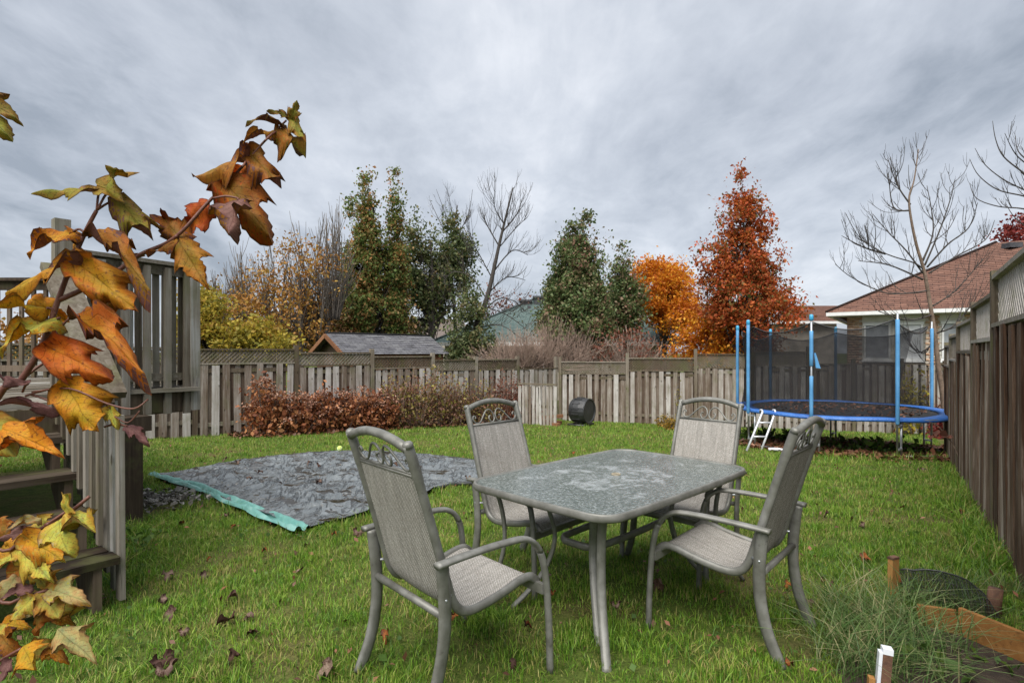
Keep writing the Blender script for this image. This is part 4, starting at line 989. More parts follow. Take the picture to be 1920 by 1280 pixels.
# net: spans pole to pole, sagging along the top cord; torn open between the two right poles
order = sorted([(p[0] % (2*math.pi), p[1]) for p in poles]); an = [o[0] for o in order]
a_r1, a_r2 = poles[2][0] % (2*math.pi), poles[3][0] % (2*math.pi)
for i in range(len(order)):
    a, z0 = order[i]; b, z1 = order[(i+1) % len(order)]
    if b < a: b += 2*math.pi
    torn = abs(a-a_r1) < 1e-6
    nn_ = 12; nz_ = 10; m = MB(); vs = []
    for k in range(nn_+1):
        t = k/nn_; pr = TR_*.985 if torn else TR_*.97
        # chord with slight outward belly
        pa, pb = tc_(a, TR_-.03), tc_(b, TR_-.03); q = pa.lerp(pb, t); dd = Vector((q.x-TCX.x, q.y-TCX.y, 0)); q2 = q+dd.normalized()*(.05*math.sin(math.pi*t))
        ztop = (z0-.10)*(1-t)+(z1-.10)*t-.16*math.sin(math.pi*t); zbot = RZ+.03
        if torn: zbot = RZ+.03+(ztop-RZ-.03)*min(1, max(0, (t*2.6))); ztop = min(ztop, z1)-.02; zbot = min(zbot, ztop-.03)
        for r_ in range(nz_+1):
            u = r_/nz_; pull = -.06*math.sin(math.pi*u)+.03*mnoise.noise(Vector((q.x*2, u*3, q.y*2)))
            p = q2+dd.normalized()*pull; vs.append(Vector((p.x, p.y, zbot+(ztop-zbot)*u)))
    m.add(vs, [(k*(nz_+1)+r_, (k+1)*(nz_+1)+r_, (k+1)*(nz_+1)+r_+1, k*(nz_+1)+r_+1) for k in range(nn_) for r_ in range(nz_)], True)
    nt_ = m.build('net', 'net', tr)
    m = MB(); m.tube([vs[k*(nz_+1)+nz_] for k in range(nn_+1)], .011, 5); m.build('net_cord', 'black_plastic', nt_)
# small metal ladder hooked on the rim
lb = thing('ladder', 'small silver ladder with two rungs hooked on the trampoline rim', 'ladder', G(1413, 846))
aL = on_circle(1441, 0); tL = tc_(aL, TR_+.03)
hook = lambda o: [o, o+Zv*.03+Vector((0, .03, 0)), o+Zv*.03+Vector((.0, .09, 0)), o-Zv*.02+Vector((0, .11, 0))]
rails_ = []
for bx, tx in ((1400, 1430), (1427, 1454)):
    b0 = G(bx, 845); t0_ = P(tx, 772, tL.y-.10); rails_.append((b0, t0_)); m = MB(); m.tube([b0, b0.lerp(t0_, .5), t0_]+hook(t0_)[1:], .021, 8); m.build('rail', 'ladder_metal', lb)
for t in (.36, .72):
    m = MB(); m.tube([rails_[0][0].lerp(rails_[0][1], t), rails_[1][0].lerp(rails_[1][1], t)], .018, 8); m.build('rung', 'ladder_metal', lb)
q0, q1 = G(1441, 846), G(1474, 848); m = MB(); m.tube(cr([q0+Zv*.04, (q0+q1)/2+Zv*.05, q1+Zv*.03], 5), .03, 8)
tag(m.build('pipe', 'white_plastic'), 'short pale pipe lying on the grass beside the ladder', 'pipe')

# ================================================================== compost tumbler, timbers
cq = G(1092, 797); Yc = cq.y-.15; sc_ = F/Yc
cb = thing('compost_tumbler', 'black ribbed plastic compost drum on a base before the fence', 'composter', (cq.x, Yc, cq.z))
Rc = .37; axd = Vector((.80, -.60, 0)); cc = Vector((P(1090, 0, Yc).x, Yc, gz(cq.x, Yc)+.44)); Lc = .50
sdv = Vector((-axd.y, axd.x, 0))
def cring(o, r, n=20, ph=0): return [cc+axd*o+sdv*(r*math.cos(2*math.pi*k/n+ph))+Zv*(r*math.sin(2*math.pi*k/n+ph)) for k in range(n)]
m = MB(); prof = [(-Lc/2, Rc*.86), (-Lc/2+.03, Rc*.93), (-.08, Rc), (.08, Rc), (Lc/2-.04, Rc*.95), (Lc/2-.005, Rc*.93)]; n_ = 20; vs = []
for o_2, r_ in prof: vs += cring(o_2, r_)
m.add(vs, [(i*n_+k, i*n_+(k+1) % n_, (i+1)*n_+(k+1) % n_, (i+1)*n_+k) for i in range(len(prof)-1) for k in range(n_)]+[tuple(reversed(range(n_)))]); m.build('drum', 'black_plastic', cb)
m = MB(); vs = cring(Lc/2-.005, Rc*.97, 28)+cring(Lc/2+.03, Rc*.97, 28)+cring(Lc/2+.03, Rc*.88, 28)+cring(Lc/2+.005, Rc*.82, 28)
m.add(vs, [(i*28+k, i*28+(k+1) % 28, (i+1)*28+(k+1) % 28, (i+1)*28+k) for i in range(3) for k in range(28)]+[tuple(range(84, 112))]); m.build('end_cap', 'black_plastic', cb)
for k in range(14):
    a = 2*math.pi*(k+.5)/14; q = cc+sdv*(Rc*.985*math.cos(a))+Zv*(Rc*.985*math.sin(a)); rad = (q-cc).normalized()
    m = MB(); m.beam(q-axd*.13, q+axd*.11, .034, .04, up=rad); m.build('rib', 'black_plastic', cb)
zb = gz(cq.x, Yc)
for o_2 in (-.22, .2):
    q = cc+axd*o_2; m = MB(); m.tube([Vector((q.x, q.y, 0))-sdv*.33+Zv*(zb+.04), Vector((q.x, q.y, 0))+sdv*.33+Zv*(zb+.04)], .035, 8); m.build('base_bar', 'black_plastic', cb)
m = MB(); q = cc-sdv*.30; m.tube([Vector((q.x, q.y, zb+.045))-axd*.27, Vector((q.x, q.y, zb+.045))+axd*.26], .035, 8); m.build('base_bar', 'black_plastic', cb)
for k, (pa, pb, hh) in enumerate((((984, 789), (1056, 792), (.05, .21)), ((1003, 792), (1052, 796), (.05, .06)), ((1010, 795), (1048, 799), (.04, .04)))):
    a, b = G(*pa), G(*pb); m = MB(); m.beam(a+Zv*(hh[0]+.02), b+Zv*hh[1], .11, .09)
    tag(m.build('timber', 'rusty_timber'), ('long reddish timber lying aslant left of the compost drum', 'short timber under the reddish one beside the compost drum', 'shortest timber lying lowest beside the compost drum')[k], 'timber', 'old timbers by the fence')

# ================================================================== trees
def tree(name, label, base, trunk_r, cols, nclump, per, clump_r, leaf, mat, bark='bark_dark', seed=1, nbr=70, trunk_top=None, shell=.55, group=None, lean=(0, 0), flat=.8, twig_r=.018, cat='tree', gapf=1.5, gapt=-.26):
    """cols: (dx, dy, z0, z1, rmax, kind) columns of foliage above the base; the crown is clumps of leaves on branches"""
    r = np.random.default_rng(seed); base = Vector(base); root = thing(name, label, cat, base, group)
    vol = np.array([c[4]**2*(c[3]-c[2]) for c in cols]); cs = []
    prof = {'cone': lambda t: np.minimum(1, t/.12+.35)*(1-t)**.75+.03, 'col': lambda t: np.minimum(1, t/.22+.25)*(1-t**2.6)**.9+.03, 'round': lambda t: np.sqrt(np.maximum(0, 1-(2*t-1)**2))+.02,
            'vase': lambda t: (.25+.75*np.minimum(1, t/.55))*np.sqrt(np.maximum(0, 1-t**4))}
    pick = r.choice(len(cols), nclump, p=vol/vol.sum())
    for i in pick:
        dx_, dy_, z0, z1, rm, kd = cols[i]; t = r.random()
        for _ in range(6):
            if r.random() < prof[kd](np.array(t))**1.5+.08: break
            t = r.random()
        rad = rm*float(prof[kd](np.array(t)))*(shell+(1-shell)*r.random() if r.random() < .75 else r.random()); a = r.random()*2*np.pi
        cs.append((base.x+dx_+rad*np.cos(a), base.y+dy_+rad*np.sin(a), base.z+z0+(z1-z0)*t))
    cs = np.array(cs)
    pts = np.concatenate([c+r.normal(size=(max(3, int(per*r.uniform(.4, 1.6))), 3))*clump_r*np.array([1, 1, flat])*r.uniform(.55, 1.25) for c in cs])
    gap = np.array([mnoise.noise(Vector(p)*gapf) for p in pts]); pts = pts[gap > gapt]
    if leaf: leafcloud('crown', pts, leaf, mat, root, r=r, droop=.5)
    zt = trunk_top or max(c[3] for c in cols)*.82; top = Vector((base.x+lean[0], base.y+lean[1], base.z+zt))
    tp_ = cr([base-Zv*.05, base.lerp(top, .33)+Vector((r.normal()*.06, r.normal()*.06, 0)), base.lerp(top, .66)+Vector((r.normal()*.08, r.normal()*.08, 0)), top], 5)
    m = MB(); m.tube(tp_, [trunk_r*(1.15-i/len(tp_)) for i in range(len(tp_))], 7); m.build('trunk', bark, root)
    m = MB()
    for i in r.choice(len(cs), min(nbr, len(cs)), replace=False):
        c = Vector(cs[i]); hgt = max(.3, (c.z-base.z)*.62-.1*abs(c.x-base.x)); s0 = base.lerp(top, min(.97, hgt/zt))
        md = s0.lerp(c, .5)+Vector((r.normal()*.08, r.normal()*.08, -.10*(c-s0).length*.5)); m.tube(cr([s0, md, c], 3), [twig_r*(1-.12*k) for k in range(7)], 4)
    m.build('branches', bark, root); return root
def gbase(px, Y): q = P(px, 0, Y); return Vector((q.x, Y, gz(q.x, Y)))
def hz(py, Y, b): return zat(py, Y)-b.z
Y = 21.0; b = gbase(700, Y); S = Y/F
def colm(px, y0, y1, rpx, kd, b, Y, dy=0): return ((px-CX)/F*(Y)-b.x, dy, hz(y1, Y, b), hz(y0, Y, b), rpx/F*Y, kd)
tree('pear_tree', 'tallest green pear tree with three narrow spires and orange tinged leaves', b, .16,
     [colm(740, 306, 560, 15, 'col', b, Y), colm(738, 400, 620, 24, 'col', b, Y, .3), colm(692, 326, 640, 26, 'col', b, Y, -.3), colm(656, 366, 640, 17, 'col', b, Y, .2), colm(718, 440, 650, 34, 'col', b, Y, .4), colm(676, 440, 640, 36, 'col', b, Y)],
     1250, 46, .17, .105, 'leaf_pear_green', seed=11, nbr=90)
Y = 23.0; b = gbase(808, Y)
tree('pear_tree', 'dark green open pear tree with two lobes right of the spired pear', b, .17,
     [colm(778, 385, 600, 24, 'col', b, Y), colm(850, 392, 560, 27, 'col', b, Y), colm(812, 430, 610, 30, 'col', b, Y, .5), colm(868, 440, 540, 18, 'round', b, Y), colm(792, 560, 650, 22, 'col', b, Y)],
     560, 42, .25, .12, 'leaf_pear_dark', seed=12, nbr=80, twig_r=.03)
Y = 20.0; b = gbase(1078, Y)
tree('pear_tree', 'broad pyramid shaped green pear tree before the grey green roof', b, .16,
     [colm(1098, 398, 640, 26, 'cone', b, Y), colm(1078, 420, 650, 78, 'cone', b, Y), colm(1062, 440, 640, 50, 'cone', b, Y, .4), colm(1118, 430, 620, 30, 'cone', b, Y, -.3)],
     1250, 44, .18, .105, 'leaf_pear_pyramid', seed=13, nbr=80)
Y = 22.5; b = gbase(1168, Y)
tree('pear_tree', 'small narrow green pear tree between the pyramid pear and the orange maple', b, .10,
     [colm(1166, 448, 620, 17, 'col', b, Y), colm(1172, 510, 640, 34, 'round', b, Y), colm(1150, 540, 640, 24, 'round', b, Y)],
     380, 40, .22, .115, 'leaf_pear_pyramid', seed=14, nbr=40)
Y = 24.0; b = gbase(1245, Y)
tree('maple_tree', 'bright orange maple tree left of the red pear', b, .16,
     [colm(1222, 484, 600, 46, 'round', b, Y), colm(1262, 488, 620, 44, 'round', b, Y, .6), colm(1262, 555, 625, 44, 'round', b, Y, -.5), colm(1205, 556, 590, 26, 'round', b, Y, -.5)],
     700, 42, .24, .115, 'leaf_maple_orange', seed=15, nbr=70)
Y = 18.5; b = gbase(1392, Y)
tree('pear_tree', 'tall red and orange pear tree behind the trampoline', b, .15,
     [colm(1392, 318, 600, 44, 'cone', b, Y), colm(1376, 340, 480, 30, 'col', b, Y), colm(1412, 345, 470, 26, 'col', b, Y), colm(1375, 410, 600, 56, 'col', b, Y), colm(1415, 430, 600, 44, 'col', b, Y), colm(1335, 450, 600, 34, 'round', b, Y), colm(1438, 425, 540, 34, 'cone', b, Y), colm(1470, 505, 600, 26, 'cone', b, Y), colm(1478, 560, 605, 30, 'round', b, Y), colm(1400, 540, 640, 80, 'round', b, Y)],
     1000, 42, .19, .10, 'leaf_pear_red', seed=16, nbr=100, gapf=1.7, gapt=-.13)
Y = 19.4; b = gbase(1335, Y)
tree('maple_shrub', 'low orange leaved shrub behind the fence under the red pear', b, .07,
     [colm(1318, 585, 680, 34, 'round', b, Y), colm(1360, 590, 690, 44, 'round', b, Y, -.3), colm(1410, 595, 690, 40, 'round', b, Y), colm(1290, 625, 680, 28, 'round', b, Y, .5)],
     460, 40, .2, .10, 'leaf_maple_orange', seed=17, nbr=50, trunk_top=1.9, cat='shrub')
Y = 26.0; b = gbase(1925, Y)
tree('maple_tree', 'dark red tree showing over the brick bungalow roof at the right edge', b, .2,
     [colm(1925, 405, 560, 46, 'round', b, Y)],
     200, 36, .28, .15, 'leaf_dark_red', seed=18, nbr=40)
Y = 30.0; b = gbase(905, Y)
tree('maple_tree', 'distant thin reddish tree above the green house roof', b, .12,
     [colm(880, 560, 630, 26, 'round', b, Y), colm(930, 545, 620, 34, 'round', b, Y), colm(975, 550, 600, 24, 'round', b, Y)], 70, 18, .3, .13, 'leaf_bush_red', seed=19, nbr=60)
# half-bare tree with upright twigs and rusty leaves
Y = 18.0; b = gbase(560, Y)
tree('half_bare_tree', 'half bare tree with upright twigs and sparse rusty leaves left of the pears', b, .14,
     [colm(455, 500, 650, 56, 'round', b, Y), colm(540, 450, 640, 60, 'round', b, Y), colm(520, 540, 660, 90, 'round', b, Y), colm(606, 440, 600, 36, 'round', b, Y), colm(420, 540, 660, 50, 'round', b, Y)],
     420, 22, .26, .10, 'leaf_rust_sparse', seed=20, nbr=60, bark='bark_grey')
Y = 21.5; b = gbase(650, Y)
tree('leafy_bush', 'large brownish green bush behind the shed roof', b, .08,
     [colm(650, 545, 660, 60, 'round', b, Y), colm(700, 560, 660, 60, 'round', b, Y, .4), colm(600, 575, 670, 50, 'round', b, Y), colm(560, 590, 670, 50, 'round', b, Y), colm(735, 590, 650, 36, 'round', b, Y, .6)],
     760, 44, .2, .105, 'leaf_brown_mix', seed=21, nbr=70, trunk_top=1.6, bark='bark_grey', cat='bush')
Y = 14.5; b = gbase(400, Y)
tree('yellow_bush', 'yellow leaved bush behind the fence beside the deck', b, .06,
     [colm(385, 560, 690, 46, 'round', b, Y), colm(425, 590, 690, 46, 'round', b, Y), colm(470, 600, 690, 46, 'round', b, Y, .3), colm(360, 540, 690, 40, 'round', b, Y, .4), colm(520, 620, 690, 36, 'round', b, Y)],
     560, 40, .18, .095, 'leaf_yellow_bush', seed=22, nbr=70, trunk_top=1.5, bark='bark_grey', cat='bush')
Y = 13.0; b = gbase(60, Y)
tree('yellow_bush', 'red and yellow bush seen under the deck railing at the far left', b, .06,
     [colm(20, 610, 760, 60, 'round', b, Y), colm(90, 620, 760, 56, 'round', b, Y), colm(-60, 600, 760, 60, 'round', b, Y), colm(180, 640, 760, 50, 'round', b, Y)],
     260, 28, .2, .10, 'leaf_rust_sparse', seed=25, nbr=60, trunk_top=1.2, bark='bark_grey', cat='bush')
Y = 19.0; b = gbase(884, Y)
tree('ivy_shrub', 'dark green shrub at the foot of the bare tree left of centre', b, .07,
     [colm(884, 535, 680, 24, 'round', b, Y), colm(866, 590, 690, 26, 'round', b, Y), colm(905, 610, 690, 22, 'round', b, Y)],
     240, 36, .2, .10, 'leaf_pear_dark', seed=23, nbr=30, trunk_top=2.2, cat='shrub')
Y = 18.5; b = gbase(1180, Y)
tree('red_berry_shrub', 'reddish shrub right of the pyramid pear, above the fence', b, .05,
     [colm(1175, 605, 690, 34, 'round', b, Y), colm(1140, 620, 690, 30, 'round', b, Y), colm(1215, 630, 690, 30, 'round', b, Y)], 80, 16, .2, .09, 'leaf_bush_red', seed=24, nbr=60, trunk_top=1.4, cat='shrub', bark='twig_pink')

# bare trees drawn limb by limb, with twigs grown from every limb
def limbs(m, path, r0, r1, r, ntw, twl, depth=0, spread=1.0):
    pts = cr(path, 5); k = len(pts); m.tube(pts, [r0+(r1-r0)*i/(k-1) for i in range(k)], 5 if depth == 0 else 4)
    if depth > 1: return
    for _ in range(ntw):
        i = int(r.uniform(.22, .97)*(k-1)); d = (pts[min(i+1, k-1)]-pts[max(i-1, 0)]).normalized()
        sd = Vector((r.normal(), r.normal()*.8, abs(r.normal())*.5+.2)).normalized(); ln = twl*r.uniform(.45, 1.2)*(1.15-.6*i/k)
        e1_ = pts[i]+(d*.8+sd*.75*spread).normalized()*ln*.5; e2_ = e1_+(d*.6+sd*.35+Zv*.55).normalized()*ln*.55
        limbs(m, [pts[i], e1_, e2_], max(r1, (r0+(r1-r0)*i/k)*.55), r1*.6, r, 3 if depth == 0 else 2, twl*.5, depth+1, spread)
def bare_tree(name, label, Y, trunk, branches, tr_r, br_r, bark, seed, ntw=7, twl=.8, jy=.9, tip=.006, bark2=None):
    r = np.random.default_rng(seed); b = G(*trunk[0]) if Y is None else gbase(trunk[0][0], Y); Y = b.y
    root = thing(name, label, 'tree', b); pts = [b]+[P(x, y, Y) for x, y in trunk[1:]]
    tc2 = cr(pts, 5); m = MB(); m.tube(tc2, [tr_r*(1-.85*i/len(tc2)) for i in range(len(tc2))], 8); m.build('trunk', bark, root)
    m = MB()
    for br in branches:
        oy = r.normal()*jy; k = len(br); path = [P(x, y, Y+oy*(i/(k-1))) for i, (x, y) in enumerate(br)]
        limbs(m, path, br_r*r.uniform(.8, 1.15), tip, r, ntw, twl)
    limbs(m, pts[-3:], tr_r*.3, tip, r, ntw, twl*.8)
    m.build('branches', bark2 or bark, root); return root
bare_tree('bare_tree', 'young bare tree with fanned branches between trampoline and right fence', 12.2,
    [(1777, 812), (1768, 745), (1760, 690), (1752, 622), (1742, 559), (1732, 505), (1718, 458), (1707, 403), (1705, 368), (1714, 337), (1722, 280)],
    [[(1732, 505), (1714, 493), (1675, 481), (1640, 466), (1609, 442), (1585, 399)], [(1660, 476), (1620, 464), (1578, 442)], [(1730, 512), (1699, 470), (1664, 434), (1636, 401)],
     [(1707, 395), (1675, 388), (1666, 325)], [(1707, 384), (1683, 348), (1664, 296)], [(1730, 489), (1750, 430), (1738, 348)], [(1734, 497), (1761, 434), (1781, 376), (1790, 337)],
     [(1738, 501), (1777, 458), (1816, 427), (1833, 380)], [(1742, 512), (1792, 481), (1847, 450), (1865, 413)], [(1730, 524), (1667, 497), (1609, 489)],
     [(1738, 545), (1700, 550), (1656, 548), (1597, 520), (1566, 495)], [(1746, 575), (1792, 544), (1843, 485)], [(1752, 625), (1790, 610), (1830, 560)], [(1748, 590), (1700, 600), (1640, 580)], [(1756, 660), (1800, 640), (1825, 625)],
     [(1754, 640), (1720, 660), (1690, 610)]],
    .058, .022, 'bark_tan', 31, 9, .75, .5, .006, 'bark_dark')
bare_tree('bare_tree', 'bare tree reaching in from beyond the upper right edge', 15.0,
    [(2035, 900), (2030, 700), (2010, 540), (1990, 430), (1975, 330), (1960, 200)],
    [[(1990, 430), (1950, 400), (1914, 391), (1871, 387), (1831, 372), (1818, 344)], [(1992, 420), (1950, 380), (1920, 368), (1871, 356), (1835, 329), (1818, 298)], [(1985, 400), (1950, 370), (1920, 356), (1882, 337), (1847, 309), (1828, 278)],
     [(1980, 370), (1945, 345), (1920, 325), (1882, 294), (1867, 262), (1861, 227)], [(1978, 360), (1940, 320), (1905, 290), (1884, 250)], [(1975, 340), (1945, 315), (1910, 285), (1904, 255)], [(1995, 450), (1950, 440), (1905, 410), (1885, 380)],
     [(1980, 380), (2020, 320), (2050, 240)]],
    .14, .03, 'bark_dark', 32, 5, .6, .7, .006)
bare_tree('bare_tree', 'dark leaning bare tree between the two dark green pears', 19.5,
    [(884, 660), (893, 620), (905, 585), (918, 540), (928, 495), (938, 450), (950, 400), (962, 352)],
    [[(905, 585), (935, 560), (965, 565), (985, 585)], [(915, 550), (950, 520), (985, 525)], [(925, 510), (960, 470), (990, 478)], [(935, 465), (965, 430), (985, 410)], [(942, 435), (970, 400), (978, 375)],
     [(912, 560), (885, 520), (850, 510), (830, 530)], [(922, 520), (895, 470), (880, 440)], [(935, 460), (915, 425), (905, 400)], [(900, 600), (870, 570), (840, 575)], [(945, 420), (930, 395), (925, 370)],
     [(908, 575), (950, 590), (990, 620)], [(896, 615), (940, 610), (985, 640)]],
    .13, .026, 'bark_dark', 33, 11, 1.2, .8, .009)
bare_tree('bare_tree', 'thin bare tree with arching twigs rising behind the two lobed pear', 24.5,
    [(858, 640), (852, 580), (846, 520), (848, 470), (852, 420), (858, 385)],
    [[(848, 470), (865, 430), (880, 395), (886, 355)], [(850, 440), (835, 400), (818, 355)], [(848, 460), (822, 410), (806, 375)], [(852, 420), (845, 385), (838, 352)], [(850, 450), (870, 420), (884, 400)]],
    .10, .022, 'bark_dark', 34, 6, .8, .6, .007)
# upright bare shoots of the half-bare tree and thickets behind the fence
def thicket(name, label, Y, fans, n, mat, seed, r0=.012, cat='shrub', ntw=4, twl=.5, spread=.7):
    """fans: (px base, py top, half spread in px, py base)"""
    r = np.random.default_rng(seed); b = gbase(sum(f[0] for f in fans)/len(fans), Y); root = thing(name, label, cat, b); m = MB()
    m.tube([b-Zv*.05, b+Zv*.12], [r0*4, r0*3], 6); m.build('stool', mat, root); m = MB()
    for px, pt, hw, pb in fans:
        for _ in range(n):
            u = r.normal()*.5; dy = r.normal()*.5; x1 = px+hw*u*2; s0 = P(px+hw*u*.6, pb, Y+dy*.4); hh = pt+(pb-pt)*(.32*abs(u)**1.4*2+r.uniform(0, .32)); e_ = P(x1+hw*.5*u+r.normal()*4, hh, Y+dy)
            md = P(px+hw*u*1.25+r.normal()*3, (hh+pb)/2, Y+dy*.7); limbs(m, [s0, md, e_], r0, r0*.33, r, ntw, twl, 1, spread)
    ob = m.build('twigs', mat, root); return root
thicket('bare_shrub', 'tall bare upright twigs rising left of the spired pear', 18.4, [(590, 372, 42, 640), (520, 430, 50, 650), (455, 470, 44, 650), (410, 510, 30, 650), (625, 376, 24, 600)], 34, 'bark_grey', 41, .026, 'shrub', 7, 1.0, .5)
thicket('bare_shrub', 'pinkish bare shrub left of the pyramid pear, above the far fence corner', 18.2, [(965, 610, 34, 690), (940, 625, 30, 695), (990, 620, 24, 690)], 70, 'twig_pink', 42, .013)
thicket('bare_shrub', 'wide pinkish bare shrub under the pyramid pear, behind the far fence', 18.8, [(1040, 590, 40, 695), (1085, 605, 36, 695), (1020, 605, 30, 695)], 90, 'twig_pink', 43, .013)
thicket('bare_shrub', 'pinkish bare shrub right of the pyramid pear, under the reddish shrub', 19.2, [(1150, 620, 40, 695), (1205, 625, 36, 695)], 64, 'twig_pink', 44, .013)
thicket('bare_shrub', 'thin bare twigs behind the brick bungalow roof', 24.0, [(1715, 470, 50, 640), (1770, 450, 40, 600), (1660, 500, 30, 620)], 16, 'bark_grey', 45, .014, 'shrub', 5, .7, .5)

# ================================================================== bushes inside the yard
def bush(name, label, spots, mat, leaf, per, seed, stem='bark_grey', flowers=None, nst=40, cat='bush', cl=.10, ncl=60):
    """spots: (px, py ground, py top, half width px)"""
    r = np.random.default_rng(seed); g0 = ray_line(spots[0][0], LA, LB)*.95 if spots[0][0] < 1045 else G(spots[0][0], spots[0][1]); g0.z = gz(g0.x, g0.y); root = thing(name, label, cat, g0); ms = MB(); pts = []; fp = []
    for px, pg, pt, hw in spots:
        g = G(px, pg)
        if px < 1045 and pg < 830:
            q = ray_line(px, LA, LB); q = q*(1-.55/q.y); g = Vector((q.x, q.y, gz(q.x, q.y)))
        sx = hw/F*g.y; top = zat(pt, g.y)-g.z
        for _ in range(nst):
            a = r.normal(size=2)*.5; e_ = Vector((g.x+a[0]*sx*1.1, g.y+abs(a[1])*sx*.5-.05, g.z+top*(1-.42*abs(a[0])**1.3)*r.uniform(.42, 1.12)))
            s0 = Vector((g.x+a[0]*sx*.5, g.y+a[1]*.15, gz(g.x, g.y))); ms.tube(cr([s0, s0.lerp(e_, .55)+Vector((r.normal()*.04, r.normal()*.04, .04)), e_], 3), [.007, .007, .006, .006, .005, .004, .003], 4)
            if flowers and r.random() < .75: fp.append(np.array(e_)+r.normal(size=(26, 3))*np.array([.065, .065, .026]))
            k = int(per*r.uniform(.5, 1.5)); t = r.random((k, 1))**.7; pts.append(np.array(s0)*(1-t)+np.array(e_)*t+r.normal(size=(k, 3))*cl)
    pts = np.concatenate(pts); gzz = GZ(pts[:, 0], pts[:, 1]); pts[:, 2] = np.maximum(pts[:, 2], gzz+.02)
    leafcloud('foliage', pts, leaf, mat, root, r=r, droop=.6); ms.build('stems', stem, root)['kind'] = 'stuff'
    if fp: leafcloud('flower_heads', np.concatenate(fp), .036, flowers, root, r=r, aspect=.9, up=.8)
    return root
bush('hydrangea_bush', 'rust brown hydrangea bush with dried heads, nearest the deck along the fence', [(490, 813, 716, 34), (525, 811, 722, 34), (560, 810, 742, 36)], 'leaf_hydrangea', .085, 34, 51, 'bark_grey', 'flower_dry', 44)
bush('hydrangea_bush', 'dark rust hydrangea bush with dried heads, right of the first one', [(600, 808, 735, 36), (640, 806, 728, 36), (680, 803, 732, 36), (715, 800, 738, 30)], 'leaf_hydrangea', .085, 36, 52, 'bark_dark', 'flower_dry', 42)
bush('mixed_bush', 'tangled green and purple bush between the hydrangeas and the red vine', [(735, 800, 706, 34), (775, 798, 698, 36), (815, 794, 692, 34), (850, 791, 708, 30)], 'leaf_bush_mixed', .07, 40, 53, 'twig_pink', None, 44)
bush('mixed_bush', 'yellowish brown weedy bush by the far corner, right of the purple one', [(875, 789, 722, 30), (905, 788, 716, 28), (890, 790, 742, 40)], 'leaf_bush_mixed', .065, 34, 54, 'bark_grey', None, 40)
bush('red_vine', 'reddish brown vine thicket in front of the low board panel', [(940, 790, 708, 24), (965, 789, 706, 22), (985, 789, 734, 22)], 'leaf_bush_red', .06, 34, 55, 'twig_pink', None, 46)
bush('fern', 'yellow orange fern at the foot of the back fence', [(1250, 802, 772, 20), (1262, 806, 782, 16)], 'leaf_fern', .05, 26, 56, 'bark_grey', None, 22, 'fern', .04)
bush('climber', 'thin yellowing climber growing up the back fence', [(1270, 800, 700, 3)], 'leaf_vine', .05, 12, 57, 'bark_grey', None, 12, 'climber', .05)
bush('yellow_vine', 'yellow leaved vine behind the right end of the trampoline', [(1705, 815, 668, 14), (1725, 814, 672, 18), (1700, 816, 700, 14)], 'leaf_vine', .11, 16, 58, 'bark_grey', None, 18, 'vine', .09)
bush('red_leaved_shrub', 'low dark red shrub at the foot of the young bare tree', [(1768, 822, 745, 14), (1755, 822, 768, 16)], 'leaf_dark_red', .085, 14, 59, 'stem_red', None, 18, 'shrub', .08)
bush('weed_patch', 'green leafy weeds under the trampoline beside the ladder', [(1400, 826, 800, 20), (1440, 826, 802, 22), (1470, 830, 806, 16)], 'leaf_green', .11, 12, 60, 'bark_grey', None, 12, 'weeds', .06)
bush('weed_patch', 'low green weeds under the front right of the trampoline', [(1560, 842, 822, 24), (1600, 846, 826, 26), (1645, 850, 828, 24), (1700, 852, 834, 20)], 'leaf_green', .11, 8, 61, 'bark_grey', None, 12, 'weeds', .07)
# dry stalk with pinkish leaves by the right fence
q = G(1812, 890); st2 = thing('dry_stalk', 'dry leaning stalk with a few pinkish leaves beside the right fence', 'plant', q)
m = MB(); m.tube(cr([q, P(1795, 850, q.y+.1), P(1783, 828, q.y+.15), P(1760, 800, q.y+.2), P(1742, 790, q.y+.2)], 5), [.012-.0004*i for i in range(21)], 5); m.tube(cr([P(1795, 848, q.y+.1), P(1805, 830, q.y), P(1832, 795, q.y-.1)], 5), .004, 4); m.build('stem', 'bark_tan', st2)
leafcloud('leaves', [P(x, y, q.y+.15) for x, y in ((1752, 802), (1757, 812), (1747, 820), (1768, 812), (1775, 820), (1782, 818), (1822, 800), (1764, 822), (1750, 845))], .11, 'leaf_bush_red', st2, aspect=.8)

# ================================================================== garden bed at the lower right
def stake(px, pyb, pyt, w_, mat, label, d=.03, tilt=0, cap=None):
    g = G(px, pyb); h_ = zat(pyt, g.y)-g.z; t = thing('stake', label, 'stake', g)
    M = Matrix.Translation(g-Zv*.05) @ Matrix.Rotation(R(25), 4, 'Z') @ Matrix.Rotation(tilt, 4, 'Y')
    m = MB(); x, y = w_/2, d/2; m.hexa([(-x, -y, 0), (x, -y, 0), (x, y, 0), (-x, y, 0), (-x, -y, h_+.05), (x, -y, h_+.05), (x*.92, y, h_+.04), (-x*.92, y, h_+.045)]); m.build('shaft', mat, t, M)
    if cap:
        m = MB(); m.box((0, 0, h_+.053), (w_*1.04, d*1.1, .012)); m.build('worn_top', cap, t, M)
    return t, M, h_
stake(1674, 1118, 1046, .062, 'orange_stake', 'orange brown wooden stake standing in the grass before the black netting', .03, .02, 'rust_post')
g = G(1864, 1150); m = MB(); m.tube([g-Zv*.05, g+Zv*.06, g+Vector((.01, 0, .14))], [.036, .035, .034], 9)
tag(m.build('stump', 'rust_post'), 'short round rusty stump at the right end of the netting', 'stump')
g = G(1652, 1330); h_ = zat(1205, g.y)-g.z; t = thing('stake', 'dark red stake with a white plastic strip at the bottom edge', 'stake', g)
M = Matrix.Translation(g-Zv*.05) @ Matrix.Rotation(R(-20), 4, 'Z') @ Matrix.Rotation(R(4), 4, 'Y')
